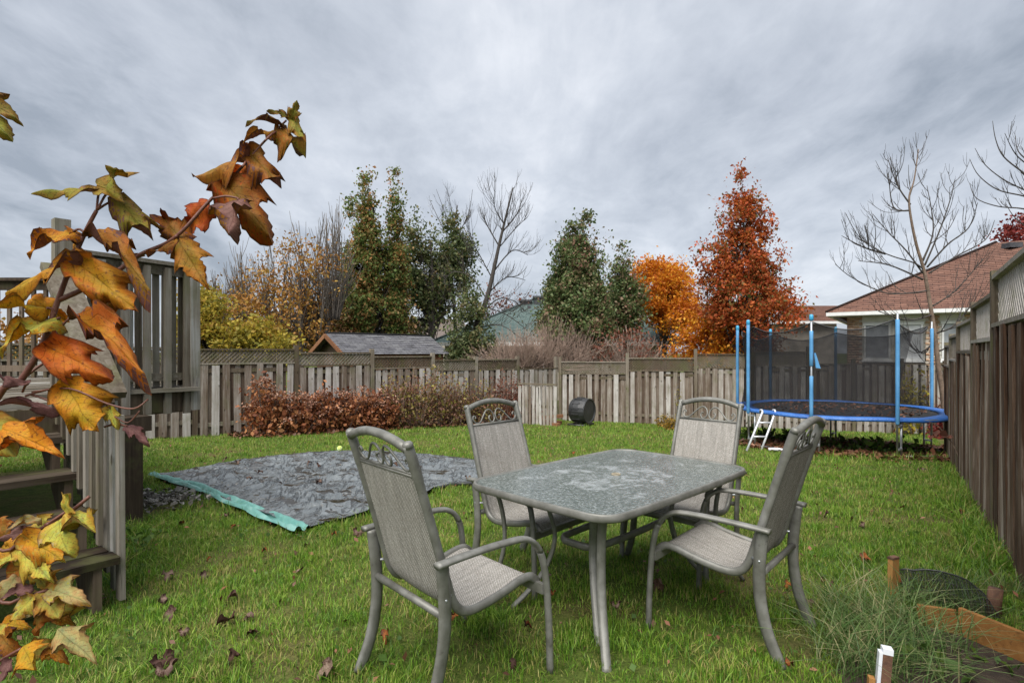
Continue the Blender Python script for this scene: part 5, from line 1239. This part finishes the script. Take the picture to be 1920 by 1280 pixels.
m = MB(); m.box((0, 0, h_/2), (.034, .034, h_+.04)); m.build('shaft', 'rust_post', t, M)
m = MB(); m.box((.0, 0, h_+.026), (.036, .036, .022)); m.build('white_top', 'white_plastic', t, M)
m = MB(); m.box((-.024, -.004, h_*.5+.02), (.012, .03, h_)); m.build('plastic_strip', 'white_plastic', t, M)
m = MB(); m.box((-.044, .004, h_*.32), (.022, .03, h_*.64)); m.build('batten', 'orange_stake', t, M)
bdpts = [(1795, 1150, 1185, .02), (1925, 1195, 1245, .02)]
a, b = G(1800, 1192), G(1960, 1262); bed = thing('garden_edging', 'orange wooden edging boards of the garden bed at lower right', 'edging', a)
m = MB(); m.beam(a+Zv*.075, b+Zv*.075, .025, .14); m.build('board', 'orange_board', bed)
a2, b2 = G(1722, 1172), G(1796, 1192); m = MB(); m.beam(a2+Zv*.05, b2+Zv*.07, .025, .12); m.build('board', 'orange_board', bed)
m = MB(); poly = [G(*q)+Zv*.012 for q in ((1690, 1165), (1800, 1185), (1930, 1245), (2050, 1330), (1950, 1420), (1700, 1420), (1600, 1330), (1570, 1260), (1620, 1200))]
m.add(poly, [tuple(range(len(poly)))]); ob = m.build('garden_soil', 'soil'); ob['kind'] = 'structure'
# black netting slung between stake and stump
na_, nb_ = G(1688, 1120), G(1868, 1152); nt2 = thing('garden_netting', 'crumpled black garden netting between the orange stake and the stump', 'netting', na_)
m = MB(); vs = []
for i in range(25):
    t = i/24; p = na_.lerp(nb_, t)
    for k in range(9):
        u = k/8; hh = (.165*math.sin(math.pi*min(1, t*.62+.26))+.02*mnoise.noise(Vector((t*6, u*3, 0))))*(1-abs(2*u-1)**2.2)*(1 if t < .9 else (1-t)*10)+.02
        q = p+Vector((.10, .22, 0))*(u-.4)+Vector((.015*mnoise.noise(Vector((t*9, u*4, 3))), 0, 0)); vs.append(Vector((q.x, q.y, gz(q.x, q.y)+hh)))
m.add(vs, [(i*9+k, i*9+k+1, (i+1)*9+k+1, (i+1)*9+k) for i in range(24) for k in range(8)], True); m.build('mesh_sheet', 'garden_net', nt2)
m = MB()
for k in range(0, 9, 1): m.tube([vs[i*9+k] for i in range(25)], .0013, 3)
for i in range(0, 25, 1): m.tube([vs[i*9+k] for k in range(9)], .0012, 3)
m.tube([vs[i*9+4]+Zv*.004 for i in range(25)], .004, 5)
ob = m.build('strands', 'black_plastic', nt2); ob['kind'] = 'stuff'

# ================================================================== grass
def scatter(r, x0, x1, y0, y1, n, keep=None):
    x = r.uniform(x0, x1, n); y = r.uniform(y0, y1, n)
    k = np.ones(n, bool)
    k &= np.abs(x) < y*1.12+.9
    k &= x < RA.x+(y-RA.y)*.716-.03
    k &= ~inpoly(x, y, tp)
    k &= ~((x < -1.2) & inpoly(x, y, [DU(-1.6, .12, 0), DU(-.1, .12, 0), DU(-.1, 2.1, 0), DU(1.3, 2.2, 0), DU(1.3, 6, 0), DU(-3.5, 6, 0)]))
    k &= ~inpoly(x, y, poly)
    # in front of the fences
    dl = (LB-LA); nl = Vector((dl.y, -dl.x)).normalized(); k &= ((x-LA.x)*nl.x+(y-LA.y)*nl.y) > -.02
    dl = (BB-LB); nl = Vector((dl.y, -dl.x)).normalized(); k &= ((x-LB.x)*nl.x+(y-LB.y)*nl.y) > -.02
    return x[k], y[k]
def pnoise(x, y, s, o): return np.array([mnoise.noise(Vector((a*s, b*s, o))) for a, b in zip(x, y)])
def lawn(name, label, y0, y1, dens, hm, wd, r, nseg):
    wdt = 2*(y1*1.12+.9); n = int(dens*wdt*(y1-y0)); x, y = scatter(r, -wdt/2, wdt/2, y0, y1, n)
    # tufts: pull a share of the blades into clumps, thin out worn spots
    c = pnoise(x[::1], y, 3.1, 4.0)+.5*pnoise(x, y, 9.0, 8.0); c2 = pnoise(x, y, .9, 31.0); keep = r.random(len(x)) < np.clip(.80+.75*c+.5*np.minimum(c2+.1, 0), .10, 1)
    x, y, c = x[keep], y[keep], c[keep]
    h = hm*(1+.35*r.normal(size=len(x))+1.1*np.clip(c, -.4, .9)).clip(.3, 2.6); lean = h*np.abs(r.normal(size=len(x))*.55+.35).clip(.05, 1.6)
    o = blades(name, np.stack([x, y, GZ(x, y)-.004], 1), h, wd*(.7+.6*r.random(len(x))), lean, 'grass', r, nseg); return o
gr = np.random.default_rng(5)
ZONES = [(1.0, 3.0, 9500, .036, .0038, 3), (3.0, 5.0, 7500, .037, .0042, 2), (5.0, 8.0, 3600, .040, .0060, 2), (8.0, 12.0, 1500, .044, .0095, 1), (12.0, 19.0, 700, .048, .015, 1)]
parts_ = [lawn('lawn_grass', '', *z, gr.spawn(1)[0] if False else gr, k) if False else lawn('lawn_grass', '', z[0], z[1], z[2], z[3], z[4], gr, z[5]) for k, z in enumerate(ZONES)]
for z, o in zip(ZONES, parts_): o['kind'] = 'stuff'
# longer grass along the fences, the deck, the tarp and round the garden bed
def tufts(name, pts, rad, n, hm, wd, mat, seed, lean=.8, nseg=4):
    r = np.random.default_rng(seed); bs = []
    for p in pts: bs.append(np.array([p.x, p.y, 0])+r.normal(size=(n, 3))*np.array([rad, rad, 0]))
    bs = np.concatenate(bs); x, y = bs[:, 0], bs[:, 1]; k = (x < RA.x+(y-RA.y)*.716-.02) & ~inpoly(x, y, tp); bs = bs[k]; bs[:, 2] = GZ(bs[:, 0], bs[:, 1])-.004; n_ = len(bs)
    h = hm*(1+.35*r.normal(size=n_)).clip(.3, 2); o = blades(name, bs, h, wd*(.6+.8*r.random(n_)), h*np.abs(r.normal(size=n_)*.5+lean).clip(.1, 1.7), mat, r, nseg); o['kind'] = 'stuff'; return o
tufts('tall_grass', [G(*q) for q in ((1600, 1180), (1570, 1150), (1640, 1150), (1620, 1230), (1680, 1190), (1720, 1150), (1560, 1220), (1700, 1230), (1650, 1270), (1750, 1215), (1720, 1265), (1600, 1265))], .08, 95, .22, .0042, 'tall_grass', 71, 1.0, 5)
tufts('tall_grass', [G(*q) for q in ((1700, 1120), (1760, 1130), (1820, 1140), (1900, 1110), (1860, 1100), (1780, 1100))], .07, 60, .12, .004, 'tall_grass', 72, .8, 4)
edge_ = [rpt(px) for px in np.linspace(1918, 1800, 40)]
tufts('tall_grass', [p-Vector((.82, -.57, 0))*.12 for p in edge_], .09, 34, .13, .006, 'grass', 73, .7, 3)
tufts('tall_grass', [G(*q) for q in ((215, 1000), (232, 995), (250, 1000), (265, 990), (225, 1040), (205, 1060), (240, 1010), (220, 1075), (190, 1095), (300, 900), (270, 905))], .09, 70, .10, .005, 'grass', 74, .9, 3)
tufts('tall_grass', [G(px, py) for px, py in ((580, 1006), (610, 992), (640, 985), (670, 973), (700, 967), (730, 957), (760, 948), (790, 937), (820, 925), (850, 918), (430, 958), (480, 980), (380, 935), (520, 1000))], .06, 60, .075, .005, 'grass', 75, .6, 3)
tufts('tall_grass', [G(px, 862) for px in range(1450, 1800, 14)], .12, 26, .13, .008, 'grass', 76, .7, 2)
# broad weeds and clover among the near grass
r = np.random.default_rng(9); x, y = scatter(r, -4, 4, 1.8, 5.5, 2600); cl_ = pnoise(x, y, 1.7, 21) > .12; x, y = x[cl_], y[cl_]
o = leafcloud('clover', np.stack([x, y, GZ(x, y)+.018+.02*r.random(len(x))], 1), .026, 'leaf_green', None, up=1.6, aspect=.95, r=r); o['kind'] = 'stuff'
big_ = []
for px, py in ((1850, 1250), (1760, 1240), (1700, 1260), (1790, 1275), (1900, 1275), (260, 1020), (275, 1030), (250, 1010), (235, 1025), (290, 1015)):
    g = G(px, py); big_ += [np.array([g.x, g.y, g.z+.05])+r.normal(size=3)*np.array([.05, .05, .02]) for _ in range(7)]
o = leafcloud('broad_weeds', np.array(big_), .05, 'leaf_green', None, up=1.0, aspect=.7, r=r); o['kind'] = 'stuff'
# ground litter: chips by the deck post, dead leaves under the trampoline and the bushes
def litter(name, x, y, size, mat, r, lift=.012):
    o = leafcloud(name, np.stack([x, y, GZ(x, y)+lift+.02*r.random(len(x))], 1), size, mat, None, up=1.5, aspect=.75, r=r); o['kind'] = 'stuff'; return o
g = G(300, 940); n = 700; litter('wood_chips', g.x+r.normal(size=n)*.28, g.y+r.normal(size=n)*.26, .05, 'chips', r, .03)
n = 2600; a = r.random(n)*2*np.pi; q = np.sqrt(r.random(n))*2.2; litter('leaf_litter', TCX.x+q*np.cos(a), TCX.y-.2+q*np.sin(a), .10, 'leaf_litter', r, .03)
t = r.random(1800); qx = LA.x+(LB.x-LA.x)*(t*.85+.05); qy = LA.y+(LB.y-LA.y)*(t*.85+.05); sh_ = r.normal(size=1800)*.25+.45; litter('leaf_litter', qx+sh_*.64, qy-sh_*.77, .08, 'leaf_litter', r, .03)
xx_, yy_ = scatter(r, -8, 9, 1.8, 15, 5200); o = leafcloud('leaf_fragments', np.stack([xx_, yy_, GZ(xx_, yy_)+.022+.02*r.random(len(xx_))], 1), .026, 'leaf_litter', None, up=1.2, aspect=.55, size_var=.7, r=r); o['kind'] = 'stuff'
n = 420; a = r.random(n)*2*np.pi; q = np.sqrt(r.random(n))*1.5; litter('mat_litter', TCX.x+q*np.cos(a), TCX.y+q*np.sin(a), .07, 'leaf_litter', r, 0)
lm_ = bpy.data.objects['mat_litter']; 
co = np.zeros(len(lm_.data.vertices)*3, np.float32); lm_.data.vertices.foreach_get('co', co); co = co.reshape(-1, 3); co[:, 2] += RZ+.008-GZ(co[:, 0], co[:, 1]); lm_.data.vertices.foreach_set('co', co.ravel()); lm_.name = 'leaves_on_mat'

# ================================================================== shaped leaves: fallen ones and the foreground shrub
HALF = [(0, 0), (.10, -.035), (.22, -.02), (.34, .05), (.42, .12), (.345, .17), (.40, .25), (.49, .36), (.575, .52), (.47, .485), (.41, .54), (.33, .515), (.215, .55), (.285, .64), (.255, .68), (.265, .75), (.19, .80), (.175, .86), (.10, .90), (.075, .955), (0, 1.03)]
def leaf_mesh(seed, mats, fold=.25, droop=.5, curl=.15, lobe=1.0, sub=5):
    r = np.random.default_rng(seed); V = []; F_ = []; UV = []; ED = []
    k = len(HALF)
    def shape(x, y, t):
        z = fold*abs(x)+curl*(t**3)*math.sin(y*5+seed)*.5-curl*.6*max(0, abs(x)-.28)*2+.035*math.sin(x*11+seed*1.7)*math.sin(y*9+seed)
        a = droop*y; yy = y if abs(droop) < 1e-3 else math.sin(a)/droop; zz = -(1-math.cos(a))/droop if abs(droop) > 1e-3 else 0
        return (x, yy-z*math.sin(a)*.0, zz+z)
    for s_ in (-1, 1):
        b0 = len(V); asym = 1+r.normal()*.07
        for i, (x, y) in enumerate(HALF):
            jx = (1+r.normal()*.05)*asym; my = min(1.0, i/(k-1)*1.02)**1.05
            for j in range(sub+1):
                t = j/sub; xx = s_*x*jx*t*lobe; yy = my*(1-t)+y*t if True else y
                V.append(shape(xx, yy, t)); UV.append((.5+xx, yy)); ED.append(t*(1 if 0 < i < k-1 else .8))
        for i in range(k-1):
            for j in range(sub):
                q = (b0+i*(sub+1)+j, b0+i*(sub+1)+j+1, b0+(i+1)*(sub+1)+j+1, b0+(i+1)*(sub+1)+j)
                F_.append(q if s_ > 0 else tuple(reversed(q)))
    n = len(V); Va = np.array(V); top = [f for f in F_]
    # underside: the same blade half a millimetre lower
    Vb = Va.copy(); Vb[:, 2] -= .006
    fs = top+[tuple(i+n for i in reversed(f)) for f in top]
    me = bpy.data.meshes.new('leaf'); me.from_pydata([tuple(v) for v in np.concatenate([Va, Vb])], [], fs)
    for mt in mats: me.materials.append(MATS[mt])
    me.polygons.foreach_set('material_index', [0]*len(top)+[1]*len(top)); me.polygons.foreach_set('use_smooth', [True]*len(fs))
    at = me.attributes.new('edge', 'FLOAT', 'POINT'); at.data.foreach_set('value', np.array(ED+ED, np.float32))
    ul = me.uv_layers.new(name='UVMap'); li = np.zeros(len(me.loops), np.int32); me.loops.foreach_get('vertex_index', li); ul.data.foreach_set('uv', np.array(UV+UV, np.float32)[li].ravel())
    me.update(); return me
_lm = {}
def lmesh(var, mats, **k):
    key = (var, tuple(mats), tuple(sorted(k.items())))
    if key not in _lm: _lm[key] = leaf_mesh(var, mats, **k)
    return _lm[key]
def put_leaf(root, base, tip, width, nrm, var, mats, **k):
    """blade from base to tip (world), its upper face turned along nrm, width relative to length"""
    ax = tip-base; ln = ax.length; ax.normalize(); n = Vector(nrm)-ax*Vector(nrm).dot(ax); n.normalize(); sd = ax.cross(n)
    width *= .70; ln *= k.pop('size', .86)
    M = Matrix((( sd.x*ln*width, ax.x*ln, n.x*ln, base.x), (sd.y*ln*width, ax.y*ln, n.y*ln, base.y), (sd.z*ln*width, ax.z*ln, n.z*ln, base.z), (0, 0, 0, 1)))
    e_ = lmesh(var, mats, **k); return place('leaf', e_, M, root)

# upper shrub in the left foreground (its leaves are read off the photograph, about a metre away)
YU = .98
base_u = Vector((-1.12, .92, gz(-1.12, .92)))
us = thing('viburnum_shrub', 'shrub with big orange and olive leaves on tall red stems in the left foreground', 'shrub', base_u)
main_ = [base_u, Vector((-1.06, .93, .7)), P(-30, 805, .96), P(40, 712, .965), P(80, 645, .97), P(110, 560, .98), P(140, 480, .985), P(165, 425, .99), P(181, 395, .99)]
m = MB(); c_ = cr(main_, 5); m.tube(c_, [.0068-.00009*i for i in range(len(c_))], 8); m.build('stem', 'stem_red', us)
side_ = [P(112, 562, .98), P(150, 545, .99), P(210, 515, 1.0), P(262, 478, 1.01), P(312, 456, 1.02), P(345, 430, 1.02), P(385, 385, 1.03), P(425, 345, 1.04), P(470, 295, 1.05), P(497, 264, 1.05), P(537, 226, 1.06)]
m = MB(); c_ = cr(side_, 5); m.tube(c_, [.0048-.00006*i for i in range(len(c_))], 7); m.build('stem', 'stem_red', us)
OR, RO, AM, OL, BO, PU, YG_, PA = 'leaf_orange', 'leaf_red_orange', 'leaf_amber', 'leaf_olive', 'leaf_brown_orange', 'leaf_purple', 'leaf_yellow_green', 'leaf_pale'
cv = Vector((0, -1, 0))            # towards the camera
# (base px, tip px, depth base, depth tip, width, face normal, variant, upper, lower, stem px)
UL = [((185, 360), (38, 350), .99, .92, 0.52, (.1, -.45, .9), 1, OL, PU, (181, 395)), ((206, 356), (206, 306), .99, .93, 1.3, (.1, -.9, .45), 2, OL, OL, (183, 393)),
 ((222, 376), (292, 446), 1.0, .96, 0.75, (.45, -.85, .35), 3, OL, PU, (182, 394)), ((338, 446), (280, 384), 1.02, 1.06, 0.7, (-.3, -.8, .5), 4, BO, PU, None), ((141, 432), (28, 474), .98, .93, 0.8, (-.1, -.85, .5), 5, OR, PU, (158, 436)),
 ((165, 432), (308, 522), .98, .92, 0.34, (.2, -.35, .9), 6, BO, PU, (158, 437)), ((160, 492), (-40, 520), .98, .90, 0.45, (-.05, -.4, .9), 7, AM, PU, (128, 520)), ((155, 500), (262, 588), .98, .93, 0.8, (.2, -.95, .2), 8, AM, OR, (134, 498)),
 ((334, 452), (262, 476), 1.02, .97, 0.6, (0, -.5, .85), 9, BO, PU, None), ((333, 448), (390, 545), 1.02, .97, 0.85, (.2, -.95, .25), 10, BO, BO, (330, 444)), ((385, 384), (345, 448), 1.04, 1.08, 1.1, (.0, -1, .1), 11, RO, RO, None),
 ((446, 372), (418, 442), 1.0, .95, 1.35, (-.2, -.8, .5), 12, PU, BO, (400, 372)), ((424, 346), (512, 436), 1.04, 1.0, 0.92, (.35, -.9, .3), 13, BO, RO, None), ((468, 302), (332, 306), 1.05, .99, 0.55, (0, -.55, .8), 14, BO, PU, (455, 312)),
 ((468, 288), (536, 350), 1.05, 1.0, 0.8, (.4, -.8, .4), 15, BO, PU, None), ((478, 300), (422, 332), 1.05, 1.09, 0.75, (-.3, -.9, .3), 16, RO, RO, None), ((524, 246), (440, 248), 1.06, 1.0, 0.6, (0, -.75, .65), 17, BO, PU, (497, 264)), ((537, 236), (452, 214), 1.06, 1.01, 0.42, (.1, -.5, .85), 18, OL, PU, None),
 ((541, 224), (502, 196), 1.06, 1.02, 0.85, (-.2, -.9, .4), 19, OL, OL, None), ((548, 226), (552, 184), 1.06, 1.03, 1.0, (.2, -.9, .3), 20, OL, BO, None), ((547, 222), (573, 268), 1.06, 1.02, 0.6, (.6, -.75, .2), 21, OL, BO, None), ((526, 240), (582, 290), 1.06, 1.0, 0.6, (.4, -.7, .5), 22, BO, OL, None),
 ((92, 578), (-25, 560), .97, .90, 0.5, (-.1, -.7, .7), 23, AM, AM, (104, 590)), ((112, 596), (-45, 640), .975, .90, 0.62, (-.1, -.85, .55), 24, YG_, AM, (100, 610)), ((143, 590), (286, 690), .98, .90, 0.4, (.25, -.6, .75), 25, OR, PU, (108, 620)),
 ((100, 655), (198, 702), .97, .92, 0.85, (.1, -.9, .45), 26, RO, RO, (84, 660)), ((128, 728), (166, 815), .96, .91, 1.2, (.1, -1, .15), 27, AM, AM, (48, 742)), ((52, 720), (-40, 690), .96, .91, 0.6, (-.1, -.55, .8), 28, PU, PU, (42, 735)),
 ((118, 768), (-20, 742), .96, .90, 0.32, (.1, -.4, .9), 29, PU, PU, (60, 740)), ((-5, 800), (102, 832), .95, .88, 0.6, (.1, -.7, .65), 30, OR, RO, None), ((236, 798), (286, 834), .97, .95, 0.6, (.3, -.6, .7), 31, PU, PU, (196, 800)), ((206, 764), (216, 806), .97, .95, 0.8, (.3, -.9, .2), 32, YG_, YG_, (196, 758)),
 ((150, 436), (118, 484), .99, 1.02, 1.1, (-.3, -.95, .1), 33, OR, OR, None), ((230, 470), (250, 512), 1.03, 1.06, 1.5, (0, -1, .1), 34, BO, BO, None), ((60, 560), (140, 610), 1.0, 1.05, 1.0, (0, -.9, .4), 35, AM, AM, None),
 ((205, 575), (175, 535), .99, 1.03, .9, (0, -1, .1), 36, BO, RO, None), ((-40, 190), (22, 200), .95, .92, .9, (.2, -.8, .5), 37, OL, OL, None), ((-40, 200), (14, 252), .95, .92, .9, (.3, -.85, .3), 38, OL, OL, None), ((-40, 780), (30, 860), .95, .92, 1.0, (.3, -.85, .4), 39, YG_, OR, None)]
m = MB()
for i, (bp_, tp_, y0, y1, wd, nr, var, up_, lo_, sp_) in enumerate(UL):
    a_, b_ = P(bp_[0], bp_[1], y0), P(tp_[0], tp_[1], y1)
    put_leaf(us, a_, b_, wd, nr, var, (up_, lo_), fold=.04+.16*((i*37) % 10)/10, droop=.15+.45*((i*53) % 10)/10, curl=.25+.45*((i*29) % 10)/10)
    if sp_:
        s0 = P(sp_[0], sp_[1], (y0+.98)/2); m.tube(cr([s0, s0.lerp(a_, .5)+Zv*.004, a_, a_.lerp(b_, .04)], 3), .0021, 5)
m.tube(cr([P(60, 735, .96), P(130, 728, .95), P(200, 756, .95), P(250, 766, .95), P(278, 748, .96)], 4), .0018, 4)
m.tube(cr([P(215, 780, .96), P(240, 792, .96), P(262, 770, .96)], 4), .0014, 4); m.tube(cr([P(40, 712, .975), P(100, 672, 1.0), P(148, 690, 1.02)], 4), .0024, 5)
m.tube(cr([Vector((-1.06, .93, .9)), Vector((-1.02, .93, 1.5)), P(-60, 200, .95), P(-35, 195, .95)], 4), .004, 5)
m.build('petioles', 'stem_red', us)['kind'] = 'stuff'

# lower shrub: yellow and green leaves near the ground, at the stair foot
YL = 1.30; bl_ = Vector((-1.42, 1.30, gz(-1.42, 1.3)))
ls = thing('young_shrub', 'low shrub with yellow green leaves below the stairs at the lower left edge', 'shrub', bl_)
m = MB()
for pts_ in ([bl_, P(-60, 1100, 1.3), P(20, 1030, 1.32), P(85, 985, 1.34), P(122, 960, 1.35)], [bl_, P(-60, 1180, 1.28), P(20, 1130, 1.28), P(90, 1105, 1.3)], [bl_, P(-80, 1300, 1.25), P(-10, 1245, 1.25), P(40, 1215, 1.25)], [P(85, 985, 1.34), P(130, 960, 1.36), P(168, 930, 1.38)]):
    c_ = cr(pts_, 5); m.tube(c_, [.0055-.00012*i for i in range(len(c_))], 6)
m.build('stem', 'stem_red', ls)
LLf = [((120, 958), (128, 918), 1.35, 1.31, 1.5, (.1, -.85, .5), 41, YG_, YG_), ((128, 958), (188, 994), 1.35, 1.28, .8, (.3, -.5, .8), 42, YG_, PA), ((78, 972), (-5, 984), 1.34, 1.28, .75, (0, -.6, .8), 43, PA, YG_), ((110, 975), (112, 1045), 1.34, 1.26, 1.3, (0, -.85, .5), 44, YG_, PA),
 ((50, 995), (-20, 1008), 1.33, 1.28, .8, (0, -.7, .7), 45, PU, PU), ((55, 1010), (124, 1052), 1.32, 1.25, .8, (.2, -.7, .6), 46, AM, YG_), ((40, 1030), (102, 1096), 1.31, 1.24, .8, (.2, -.7, .6), 47, YG_, YG_), ((30, 1035), (-20, 1078), 1.31, 1.25, 1.2, (-.1, -.8, .5), 48, YG_, PA), ((62, 1100), (-15, 1120), 1.29, 1.24, .9, (0, -.7, .7), 49, PU, PU),
 ((92, 1104), (158, 1116), 1.3, 1.23, .85, (.1, -.65, .75), 50, PA, YG_), ((85, 1105), (108, 1168), 1.3, 1.23, 1.2, (.1, -.85, .5), 51, YG_, YG_), ((60, 1120), (5, 1172), 1.28, 1.22, 1.3, (0, -.8, .6), 52, YG_, PA), ((75, 1140), (60, 1205), 1.29, 1.25, .95, (0, -.95, .2), 53, BO, BO), ((45, 1210), (55, 1264), 1.25, 1.19, 1.5, (0, -.85, .5), 54, AM, YG_),
 ((108, 1180), (186, 1240), 1.27, 1.2, .8, (.2, -.6, .8), 55, PA, PA), ((88, 1210), (126, 1238), 1.27, 1.23, .9, (.2, -.6, .7), 56, BO, AM), ((10, 1170), (-30, 1210), 1.26, 1.22, 1.1, (0, -.8, .6), 57, YG_, YG_), ((20, 1235), (-10, 1290), 1.24, 1.2, .9, (.1, -.8, .6), 58, PU, PU), ((60, 1060), (88, 1120), 1.33, 1.31, 1.0, (0, -.95, .3), 59, YG_, AM), ((20, 1000), (60, 1046), 1.34, 1.3, 1.1, (0, -.9, .4), 60, AM, YG_), ((30, 1080), (-10, 1140), 1.32, 1.3, 1.2, (0, -.9, .4), 61, PA, YG_), ((-10, 1180), (40, 1240), 1.3, 1.27, 1.2, (0, -.8, .5), 62, BO, PU)]
r = np.random.default_rng(123)
for k_ in range(20):
    bx, by = r.uniform(-30, 110), r.uniform(965, 1230); an_ = r.uniform(-.5, 2.6); q_ = r.uniform(42, 66)
    LLf.append(((bx, by), (bx+q_*math.cos(an_), by+q_*math.sin(an_)), 1.36, 1.33, r.uniform(.8, 1.2), (r.normal()*.2, -.8, .5+r.normal()*.15), 63+k_ % 8, (YG_, AM, PA, YG_, BO)[k_ % 5], (PA, YG_)[k_ % 2]))
for i, (bp_, tp_, y0, y1, wd, nr, var, up_, lo_) in enumerate(LLf):
    put_leaf(ls, P(bp_[0], bp_[1], y0), P(tp_[0], tp_[1], y1), wd, nr, var, (up_, lo_), fold=.06+.16*((i*37) % 10)/10, droop=.2+.45*((i*53) % 10)/10, curl=.2+.35*((i*29) % 10)/10, size=.80)

# fallen leaves: the ones that stand out first, then the small ones scattered about
def fallen(px, py, size, mat, var, ang, label, group=None, lift=.035):
    g = G(px, py); t = place('fallen_leaf', lmesh(var, (mat, 'leaf_dead'), fold=.55, droop=1.3, curl=.9), Matrix.Translation(g+Zv*lift) @ Matrix.Rotation(ang, 4, 'Z') @ Matrix.Rotation(random.uniform(-.4, .4), 4, 'X') @ Matrix.Rotation(random.uniform(-.5, .5), 4, 'Y') @ Matrix.Diagonal((size*.7, size*.75, size*.7, 1)))
    return tag(t, label, 'leaf', group)
DD, DP, DO = 'leaf_dead', 'leaf_dead_pale', 'leaf_dead_orange'
for i, (px, py, sz, mt, an, lab) in enumerate([
    (674, 1006, .12, DP, .5, 'curled brown leaf on the grass beside the nearest chair\'s back leg'), (446, 1128, .10, DD, 2.0, 'curled dark brown leaf on the grass below the tarp\'s teal corner'),
    (432, 1174, .12, DD, 1.0, 'large dull purple leaf on the grass, just below the curled dark one'), (326, 1160, .10, DP, 2.7, 'pale brown leaf on the grass left of the purple one'),
    (566, 1078, .07, DP, 1.5, 'small tan leaf on the grass between tarp and nearest chair'), (470, 1196, .09, DD, .2, 'dark leaf on the grass at the left of the nearest chair\'s back foot'),
    (318, 1250, .14, DD, 1.2, 'big wrinkled brown leaf lying on the grass at the bottom edge'), (308, 1272, .12, DP, .4, 'pale brown leaf touching the big wrinkled one at the bottom edge'),
    (622, 1266, .10, DP, 2.2, 'pale green grey leaf at the bottom edge by the nearest chair\'s foot'), (342, 988, .07, DO, 1.0, 'small orange leaf on the grass below the wood chips'),
    (1620, 1052, .09, DO, 2.6, 'orange leaf on the grass behind the orange stake'), (1812, 963, .10, DO, .6, 'bright rust leaf on the lawn near the right fence'), (1735, 882, .13, DP, 1.9, 'pale pink leaf on the lawn before the trampoline\'s right leg'),
    (878, 905, .10, DP, .3, 'pale dead leaf on the right corner of the tarp'), (1238, 1106, .10, DD, 2.2, 'brown leaf under the right hand chair'), (1600, 980, .07, DP, .9, 'small pinkish leaf on the lawn right of the right hand chair')]):
    fallen(px, py, sz, mt, 80+i % 6, an, lab, None, .06 if lab.endswith('tarp') else .035)
r = np.random.default_rng(77)
LMK = [('the black tarp', (560, 960)), ('the patio table', (1130, 1180)), ('the ladder', (1420, 860)), ('the compost drum', (1100, 815)), ('the deck post', (260, 1000)), ('the hydrangea bushes', (560, 830)), ('the right fence', (1800, 930)), ('the garden bed', (1620, 1170)), ('the nearest chair', (800, 1240)), ('the trampoline leg', (1660, 880)), ('the bottom left shrub', (230, 1200))]
NAMEC = {'leaf_dead': 'dark brown', 'leaf_dead_pale': 'pale tan', 'leaf_dead_orange': 'rusty orange'}
for i in range(64):
    for _ in range(40):
        px, py = r.uniform(260, 1800), 800+460*r.random()**1.5; g = G(px, py); x_, y_ = scatter(np.random.default_rng(i*50+_), g.x-.001, g.x+.001, g.y-.001, g.y+.001, 1)
        if len(x_): break
    mt = (DD, DP, DO, DO)[r.integers(4)]
    fallen(px, py, r.uniform(.05, .085), mt, 80+i % 6, r.random()*6.28, 'small %s leaf on grass near %s' % (NAMEC[mt], min(LMK, key=lambda k: (k[1][0]-px)**2+(2*(k[1][1]-py))**2)[0]), 'small dry leaves scattered over the lawn', .04)
for i in range(14):
    g = G(r.uniform(420, 880), r.uniform(872, 930))
    if not inpoly(np.array([g.x]), np.array([g.y]), tp)[0]: continue
    t = place('fallen_leaf', lmesh(80+i % 6, (DP if i % 2 else DD, DD), fold=.55, droop=1.3, curl=.9), Matrix.Translation(g+Zv*.10) @ Matrix.Rotation(r.random()*6.28, 4, 'Z') @ Matrix.Diagonal((.07, .08, .06, 1)))
    tag(t, 'small wet leaf stuck on the black tarp', 'leaf', 'wet leaves on the tarp')

# look-alike leaves are told apart by their order from left to right
fam = {}
for o in bpy.data.objects:
    if o.get('group') in ('small dry leaves scattered over the lawn', 'wet leaves on the tarp'): fam.setdefault(o['label'], []).append(o)
ORD = ['leftmost', 'second', 'third', 'fourth', 'fifth', 'sixth', 'seventh', 'eighth', 'ninth', 'tenth', 'eleventh', 'twelfth', 'thirteenth', 'fourteenth']
for lab, os_ in fam.items():
    if len(os_) < 2: continue
    os_.sort(key=lambda o: W[o].translation.x/W[o].translation.y)
    for k, o in enumerate(os_[:14]): o['label'] = '%s, %s' % (lab, ORD[k] if k == 0 else ORD[k]+' from the left')
